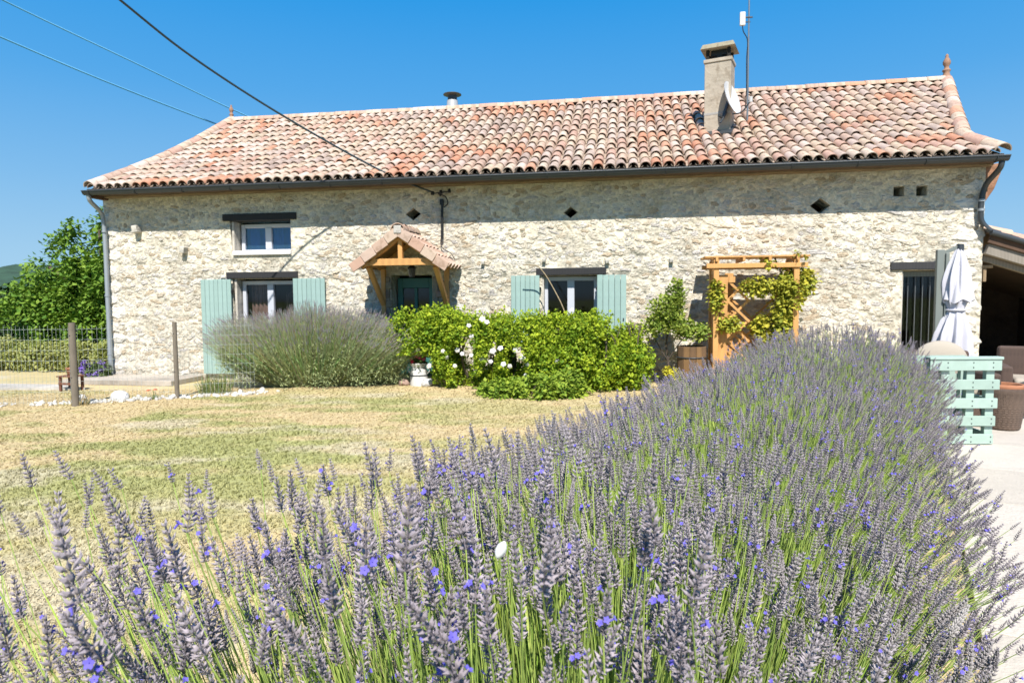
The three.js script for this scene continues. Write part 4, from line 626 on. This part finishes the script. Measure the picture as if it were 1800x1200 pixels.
{ // mint green slatted planter, wicker chairs, pot, parasol
  rnd = rngOf(419);
  const mint = mat([.46, .61, .53], { roughness: .55, map: rep(T.faint, 1.5) }), mint2 = mat([.42, .56, .485], { roughness: .55, map: rep(T.faint, 1.5) });
  const O = V(4.42, .05, -7.05), t = thing('slatted_planter', 'mint green painted slatted timber planter at the end of the lavender', 'planter', O, -.03);
  const ys = [.835, .63, .435, .25, .06], W = .73;
  ys.forEach((y, i) => { part('slat', bx(W - i * .015, i ? .105 : .118, .035, W / 2 - .08 - i * .008, y, .30, .006), i % 2 ? mint2 : mint, t, 1); });
  for (const x of [.10, .36, .56]) part('post', bx(.085, .86, .06, x, .43, .25, .006), mint, t, 1); part('post', bx(.06, .86, .06, -.04, .43, .25, .006), mint, t, 1);
  for (const x of [.46, .60]) part('post', bx(.08, .84, .06, x, .42, -.22, .006), mint2, t, 1);
  const screw = new THREE.SphereGeometry(.007, 6, 4); ys.forEach((y, i) => { for (const x of [.10, .36, .56]) for (const dy of [-.025, .025]) part('screw', screw, MT.zinc, t).position.set(x, y + dy, .3185); });
  ys.forEach((y) => part('back_slat', bx(W, .1, .03, W / 2 - .08, y, -.27, .006), mint2, t, 1)); for (const y of [.82, .43, .06]) part('side_slat', bx(.03, .1, .50, .61, y, .0, .006), mint2, t, 1);
  part('top_rail', bx(W + .02, .03, .10, W / 2 - .08, .905, .28, .008), mint, t, 1);
  // second planter, only its edge in view
  const t2 = thing('green_screen_post', 'mint green timber screen post beside the wicker armchair at the lean-to', 'post', V(6.52, .05, -7.7)); part('shaft', bx(.10, 1.1, .05, 0, .55, 0, .006), mint, t2, 1); part('cap', bx(.12, .03, .07, 0, 1.115, 0, .005), mint2, t2, 1); part('foot', bx(.16, .04, .14, 0, .02, 0, .005), mint2, t2, 1);
  const wick = mat([.17, .11, .085], { bumpMap: rep(T.weave, 3), bumpScale: .01, map: rep(T.grain, 6), roughness: .8 }), wick2 = mat([.22, .15, .11], { bumpMap: rep(T.weave, 3), bumpScale: .01, map: rep(T.grain, 6), roughness: .8 });
  const cush = mat([.50, .44, .36], { roughness: 1, bumpMap: rep(T.weave, 8), bumpScale: .002 });
  function armchair(label, pos, turn, withCushion) {
    const c = thing('wicker_armchair', label, 'armchair', pos, turn, 'wicker armchairs by the lean-to');
    part('seat_base', bx(.70, .34, .68, 0, .20, 0, .03), wick, c, 1); part('armrest', bx(.14, .62, .72, -.36, .33, 0, .035), wick, c, 1); part('armrest', bx(.14, .62, .72, .36, .33, 0, .035), wick, c, 1); part('backrest', bx(.74, .72, .14, 0, .50, -.36, .04), wick, c, 1); part('seat_cushion', bx(.56, .12, .58, 0, .43, .04, .05), cush, c, 1);
    if (withCushion) { const g = new THREE.SphereGeometry(1, 18, 12); g.scale(.32, .27, .11); g.translate(0, .72, -.22); part('back_cushion', g, cush, c, 1); }
    return c;
  }
  armchair('wicker armchair with rounded beige cushion showing above the mint planter', V(5.36, .05, -8.0), -.2, true);
  armchair('dark brown wicker armchair at the lean-to entrance behind the green post', V(6.85, .05, -8.5), -.5, false);
  const p = thing('woven_pot', 'brown woven plant pot with terracotta rim beside the mint planter', 'pot', V(5.72, .05, -7.55)); part('basket', lathe([[0, 0], [.15, 0], [.17, .02], [.21, .3], [.235, .42], [.25, .46], [.235, .49], [.2, .47], [.19, .42], [0, .41]], 24), wick2, p); part('terracotta_rim', lathe([[.185, .44], [.2, .50], [.185, .53], [.165, .52], [.16, .44]], 22), mat([.48, .21, .11], { map: T.lichen }), p);
  // closed cantilever parasol
  const u = thing('closed_parasol', 'closed pale grey cantilever parasol hanging folded beside its mast', 'parasol', V(6.24, .05, -9.2), TURN);
  const g = new THREE.CylinderGeometry(1, 1, 1, 96, 48), q = g.attributes.position;
  for (let i = 0; i < q.count; i++) {
    const y = q.getY(i) + .5, a = Math.atan2(q.getZ(i), q.getX(i)), rr = Math.hypot(q.getX(i), q.getZ(i)); const keys = [[0, .225], [.12, .23], [.30, .205], [.46, .125], [.50, .105], [.56, .135], [.72, .155], [.78, .145], [.86, .12], [.95, .08], [1, .05]]; let k = 0; while (k < keys.length - 2 && keys[k + 1][0] < y) k++; const f = clamp((y - keys[k][0]) / (keys[k + 1][0] - keys[k][0]), 0, 1), base = lerp(keys[k][1], keys[k + 1][1], f);
    const pl = 1 + (.17 * Math.sin(a * 8 + y * 2.2) + .09 * Math.sin(a * 17 + y * 5 + 1)) * (1 - .55 * sstep(y, .85, 1)) * (Math.abs(y - .49) < .06 ? .5 : 1) + .05 * Math.sin(y * 11 + a * 2);
    const hem = y < .05 ? .06 * Math.sin(a * 4 + 1) : 0; q.setXYZ(i, Math.cos(a) * rr * base * pl + .05 * (y - .5), .52 + y * 1.68 + hem * (rr > .5 ? 1 : 0), Math.sin(a) * rr * base * pl * .8);
  }
  g.computeVertexNormals(); const fab = mat([.66, .65, .71], { roughness: .95, bumpMap: rep(T.weave, 20), bumpScale: .001 }); part('canopy', g, fab, u);
  const fl = new THREE.CylinderGeometry(.10, .185, .5, 40, 4, true), fq = fl.attributes.position; for (let i = 0; i < fq.count; i++) { const a = Math.atan2(fq.getZ(i), fq.getX(i)), s = 1 + .13 * Math.sin(a * 7); fq.setXYZ(i, fq.getX(i) * s + .03, fq.getY(i) + 1.72 + .03 * Math.sin(a * 5), fq.getZ(i) * s * .8); } fl.computeVertexNormals(); part('top_flap', fl, Object.assign(mat([.67, .66, .72], { roughness: .95 }), { side: THREE.DoubleSide }), u);
  part('tie', new THREE.TorusGeometry(.115, .016, 6, 24).rotateX(Math.PI / 2).translate(0, 1.35, 0), fab, u); part('hub', cyl(.05, .045, .10, .03, 2.17, 0, 12), MT.zinc, u); part('inner_pole', cyl(.022, .022, .55, 0, .02, 0, 10), MT.zinc, u);
  const gm = mat([.21, .235, .215], { roughness: .5 }); part('mast', [bx(.10, 2.2, .07, -.20, 1.1, -.05, .012), bx(.05, 2.14, .05, -.12, 1.08, -.02, .01)], gm, u); part('base_plate', bx(.6, .05, .6, -.24, .025, -.05, .01), gm, u); part('arm', beam(V(-.18, 2.14, -.05), V(.03, 2.24, 0), .05, .05), gm, u);
}
{ // on the house: dish, aerial, cables, lantern
  const dsh = thing('satellite_dish', 'white satellite dish fixed to the side of the chimney', 'dish', hw(12.52, 5.40, -1.38), TURN + .98);
  const dg = lathe([[0, -.02], [.1, -.016], [.2, 0], [.29, .028], [.33, .045], [.335, .038], [.2, -.012], [0, -.035]], 32); dg.rotateX(Math.PI / 2); dg.scale(.86, 1, 1); dg.rotateX(-.3); part('reflector', dg, Object.assign(mat([.74, .74, .74], { roughness: .4 }), { side: THREE.DoubleSide }), dsh);
  part('feed_arm', tube([V(0, -.3, .05), V(0, -.30, .22), V(0, -.12, .40)], .014), MT.zinc, dsh); part('feed_horn', cyl(.03, .035, .1, 0, -.15, .40, 10), mat([.6, .6, .6]), dsh); part('mount', [beam(V(0, -.05, -.05), V(-.05, -.35, -.12), .05, .05), beam(V(-.05, -.35, -.12), V(-.28, -.35, -.1), .04, .04), beam(V(-.02, -.25, -.06), V(-.22, -.48, -.1), .03, .03)], MT.zinc, dsh);
  const an = thing('aerial_mast', 'thin steel aerial mast with small white antenna box beside the chimney', 'aerial', hw(12.96, 5.15, -2.1), TURN); part('mast', cyl(.019, .014, 3.6, 0, 0, 0, 8), mat([.25, .30, .34], { metalness: .6, roughness: .4 }), an); part('antenna_box', bx(.11, .27, .06, -.13, 1.98, .05, .02), mat([.78, .76, .72], { roughness: .5 }), an); part('clamp', [beam(V(-.1, 2.02, .02), V(.07, 2.02, 0), .025, .03), beam(V(-.08, 1.93, .02), V(.03, 1.93, 0), .02, .02)], MT.zinc, an); part('cable', tube([V(-.13, 1.85, .05), V(-.11, 1.74, .04), V(-.03, 1.6, .02), V(-.035, 1.2, .02), V(-.03, .6, .02), V(-.05, .2, .02)], .010), MT.black, an);
  // service bracket on the wall, with the cables down the wall
  const br = thing('cable_bracket', 'dark service cable bracket with insulators high on the wall under the gutter', 'bracket', hw(7.12, 3.52, .02), TURN); part('arm', [beam(V(-.1, .03, .10), V(.22, .06, .10), .02, .02), beam(V(.02, 0, 0), V(.02, .03, .12), .025, .025)], MT.black, br);
  for (const x of [-.10, .06, .22]) part('insulator', lathe([[0, -.03], [.03, -.03], [.036, 0], [.022, .015], [.03, .035], [0, .045]], 12).translate(x, .03 + (x + .1) * .1, .12), MT.black, br); part('junction_box', bx(.07, .11, .06, .05, -.12, .03, .01), MT.black, br);
  part('conduit', tube([V(.07, -.1, .04), V(.06, -.3, .05), V(.055, -.6, .045), V(.05, -.8, .05)], .026, 8), MT.black, br); part('conduit', tube([V(.0, .02, .1), V(.13, -.03, .07), V(.17, -.15, .05), V(.10, -.22, .05)], .012, 6), MT.black, br);
  const c = (n, pts, r, label, m = MT.black) => tag(part(n, tube(pts, r, 6, 60), m, scene), label, 'cable');
  c('wall_cable', [hw(7.15, 2.75, .06), hw(7.15, 2.6, .06), hw(7.22, 2.52, .07), hw(7.34, 2.45, .08), hw(7.42, 2.33, .08)], .009, 'thin black cable running down the wall to the porch roof');
  const at = (x, y, z) => V(x, y, z);
  const blue = mat([.16, .48, .78], { roughness: .5 });
  c('overhead_cable', WIRES[0].map((p) => at(...p)), .017, 'thick dark overhead cable sagging to the bracket on the house wall', mat([.03, .055, .07], { roughness: .5 }));
  c('overhead_cable', WIRES[1].map((p) => at(...p)), .026, 'blue-grey overhead cable passing behind the roof, lower of the two', blue);
  c('overhead_cable', WIRES[2].map((p) => at(...p)), .024, 'blue-grey overhead cable passing behind the ridge finial, upper of the two', blue);
  const la = thing('porch_lantern', 'black metal lantern hanging under the timber porch', 'lantern', hw(6.72, 2.08, .5), TURN); part('frame', [cyl(.055, .075, .17, 0, -.08, 0, 6), cyl(.085, .02, .06, 0, .09, 0, 6)], MT.black, la); part('pane', cyl(.058, .078, .13, 0, -.06, 0, 6, true), MT.glass, la); part('hook', tube([V(0, .14, 0), V(0, .2, 0), V(0, .24, 0)], .008), MT.black, la);
}
// ---------------------------------------------------------------- the lavender hedge from the camera to the planter
{
  rnd = rngOf(503);
  const h = thing('lavender_hedge', 'long flowering lavender hedge with grey-purple spikes between lawn and pale terrace', 'lavender');
  const axis = [[-.10, .95], [.10, 1.35], [.50, 2.1], [1.26, 3.5], [2.80, 6.0], [4.15, 8.1]];
  const seg = [0]; for (let i = 1; i < axis.length; i++) seg.push(seg[i - 1] + Math.hypot(axis[i][0] - axis[i - 1][0], axis[i][1] - axis[i - 1][1]));
  const LT = seg[seg.length - 1];
  const at = (s) => { let k = 0; while (k < axis.length - 2 && seg[k + 1] < s) k++; const f = (s - seg[k]) / (seg[k + 1] - seg[k]), a = axis[k], b = axis[k + 1], dx = b[0] - a[0], dz = -(b[1] - a[1]), L = Math.hypot(dx, dz); return { x: lerp(a[0], b[0], f), z: -lerp(a[1], b[1], f), tx: dx / L, tz: dz / L }; };
  const top = (s) => lerp(1.24, 1.09, sstep(s, .1, 1.6)) + .05 * sstep(s, 4.5, 7.5), half = (s) => lerp(.80, 1.12, sstep(s, .0, 2.4)) * (1 - .5 * sstep(s, LT - .8, LT + .3));
  const stems = [];
  function stem(s, qv, jig, low) {
    const a = at(clamp(s, 0, LT)), nx = -a.tz, nz = a.tx;      // nx, nz points to the terrace side
    const end = s < .5 ? (.5 - s) * 1.1 : 0, bw = .40;
    const base = V(a.x + nx * qv * bw + R(-.05, .05), .02, a.z + nz * qv * bw + R(-.05, .05));
    const clump = .86 + .28 * fbm(s * 1.7 + 20, qv * 1.3 + 20, 3, 131);
    let hh = top(s) * (1 - .40 * Math.pow(Math.abs(qv), 2.3)) * clump * (1 + R(-1, .45) * jig) - (low ? R(.08, .3) : 0);
    const reach = half(s) * R(.9, 1.08) * (qv > 0 ? .92 : 1.02), along = R(-.16, .16) - end * R(.2, .9);
    const tip = V(a.x + nx * qv * reach + a.tx * along, Math.max(.25, hh), a.z + nz * qv * reach + a.tz * along);
    stems.push({ base, tip });
  }
  for (let i = 0; i < 11000; i++) { const s = LT * Math.pow(rnd(), 1.15), q = R(-1, 1); stem(s, Math.sign(q) * Math.pow(Math.abs(q), .85), .17, rnd() < .25); }
  // the end towards the camera, spreading over the lawn
  for (let i = 0; i < 340; i++) {
    const d = R(.55, 1.5), x = R(-.84, .30) * d, base = V(x * .45 + R(.0, .22), .02, -R(.75, 1.3)), tip = V(x, R(1.0, 1.36) - .10 * (d - .6) - .06 * Math.abs(x), -d); stems.push({ base, tip });
  }
  const eye = camera.position, ok = stems.filter((e) => { const dx = e.tip.x, dy = e.tip.y - eye.y, dz = e.tip.z; return Math.hypot(dx, dy, dz) > .50 && dz < -.25; });
  for (const e of ok) {
    const d = e.tip.clone().sub(e.base), L = d.length(); d.normalize(); e.len = L; e.dir = d;
    const near = e.tip.distanceTo(eye); e.near = near; e.s = R(.044, .078) * (near < 1.2 ? 1.12 : 1) * (rnd() < .1 ? .7 : 1) * (near < 1.2 ? .94 : 1); e.q = quatUp(d, R(0, 6.283));
    const sd = d.clone().lerp(UPV, R(0, .4)).add(V(R(-.3, .3), 0, R(-.3, .3))).normalize(); e.sq = quatUp(sd, R(0, 6.283)); e.bloom = rnd() < .18; e.g = Math.floor(rnd() * 6);
    // in view?
    const v = e.tip.clone().project(camera); e.inView = v.z < 1 && Math.abs(v.x) < 1.05 && v.y > -1.1 && v.y < 1.1;
  }
  ok.sort((a, b) => (b.inView - a.inView) || a.near - b.near);
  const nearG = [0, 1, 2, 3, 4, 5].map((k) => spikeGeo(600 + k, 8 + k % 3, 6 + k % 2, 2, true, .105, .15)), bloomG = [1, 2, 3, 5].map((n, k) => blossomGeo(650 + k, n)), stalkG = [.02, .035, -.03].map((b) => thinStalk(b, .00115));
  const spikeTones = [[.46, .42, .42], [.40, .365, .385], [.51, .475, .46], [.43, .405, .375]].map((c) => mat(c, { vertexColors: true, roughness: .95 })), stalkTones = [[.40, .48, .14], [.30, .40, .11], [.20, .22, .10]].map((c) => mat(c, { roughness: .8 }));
  const N = 300;
  for (const e of ok.slice(0, N)) {
    const st = part('stalk', stalkG[e.g % 3], stalkTones[e.g % 3], h); st.position.copy(e.base); st.quaternion.copy(e.q); st.scale.set(1, e.len, 1);
    const sp = part('flower_spike', nearG[e.g], pick(spikeTones), h); sp.position.copy(e.tip); sp.quaternion.copy(e.sq); sp.scale.set(e.s * 1.15, e.s * 1.08, e.s * 1.15);
    if (e.bloom) part('blossom', pick(bloomG), petalMat, sp);
  }
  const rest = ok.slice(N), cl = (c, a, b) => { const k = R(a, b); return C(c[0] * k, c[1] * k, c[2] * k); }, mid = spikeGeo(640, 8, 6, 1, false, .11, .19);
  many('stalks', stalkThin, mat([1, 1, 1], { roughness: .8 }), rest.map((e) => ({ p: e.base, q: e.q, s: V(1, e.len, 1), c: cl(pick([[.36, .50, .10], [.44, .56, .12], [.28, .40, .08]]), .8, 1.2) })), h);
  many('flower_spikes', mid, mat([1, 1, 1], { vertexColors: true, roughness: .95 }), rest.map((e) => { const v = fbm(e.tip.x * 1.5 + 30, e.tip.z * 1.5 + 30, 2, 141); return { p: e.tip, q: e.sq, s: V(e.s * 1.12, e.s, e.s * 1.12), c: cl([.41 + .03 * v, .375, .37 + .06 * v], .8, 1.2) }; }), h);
  many('blossoms', blossomFar, petalMat, rest.filter((e) => e.bloom).map((e) => ({ p: e.tip, q: e.sq, s: V(e.s, e.s, e.s) })), h);
  // green stems and narrow leaves that fill the hedge
  const bl = [];
  for (let i = 0; i < 19000; i++) { const e = ok[Math.floor(rnd() * ok.length)], f = R(.02, .35), d = e.dir.clone().add(V(R(-.10, .10), 0, R(-.10, .10))).normalize(), L = e.len * R(.42, .82) * (1 - f * .7); bl.push({ p: e.base.clone().addScaledVector(e.dir, e.len * f).add(V(R(-.03, .03), 0, R(-.03, .03))), q: quatUp(d, R(0, 6.283)), s: V(1, L, 1), c: cl(pick([[.26, .43, .05], [.37, .51, .07], [.19, .32, .04], [.44, .52, .12]]), .75, 1.2) }); }
  many('leaf_blades', blades, bladeMat, bl, h);
  const lf = []; for (let i = 0; i < 5200; i++) { const s = LT * rnd(), a = at(s), q = R(-1, 1), nx = -a.tz, nz = a.tx; lf.push({ p: V(a.x + nx * q * .55, R(.05, .42) * (1 - .4 * q * q), a.z + nz * q * .55), q: new THREE.Quaternion().setFromEuler(new THREE.Euler(R(-.5, .5), R(0, 6), R(-.5, .5))), s: V(1, 1.2, 1), c: cl([.28, .42, .11], .6, 1.2) }); }
  many('inner_foliage', leafGeo(9, .07, .12, .010, 41, -.1), bladeMat, lf, h);
  // white feather caught on a spike
  const ft = part('feather', (() => { const g = new THREE.SphereGeometry(1, 12, 8); g.scale(.0055, .011, .004); const p = g.attributes.position; for (let i = 0; i < p.count; i++) { const k = 1 + .35 * (vnoise(p.getX(i) * 900 + 40, p.getY(i) * 500 + 40, 3) - .5); p.setX(i, p.getX(i) * k); p.setY(i, p.getY(i) * (1 + .25 * (k - 1))); } g.rotateZ(-.45); return g; })(), mat([.82, .82, .82], { roughness: .9 }), scene); ft.position.set(-.014, 1.318, -.72); tag(ft, 'small white fluffy feather caught on a tall lavender spike', 'feather');
}
renderer.render(scene, camera);
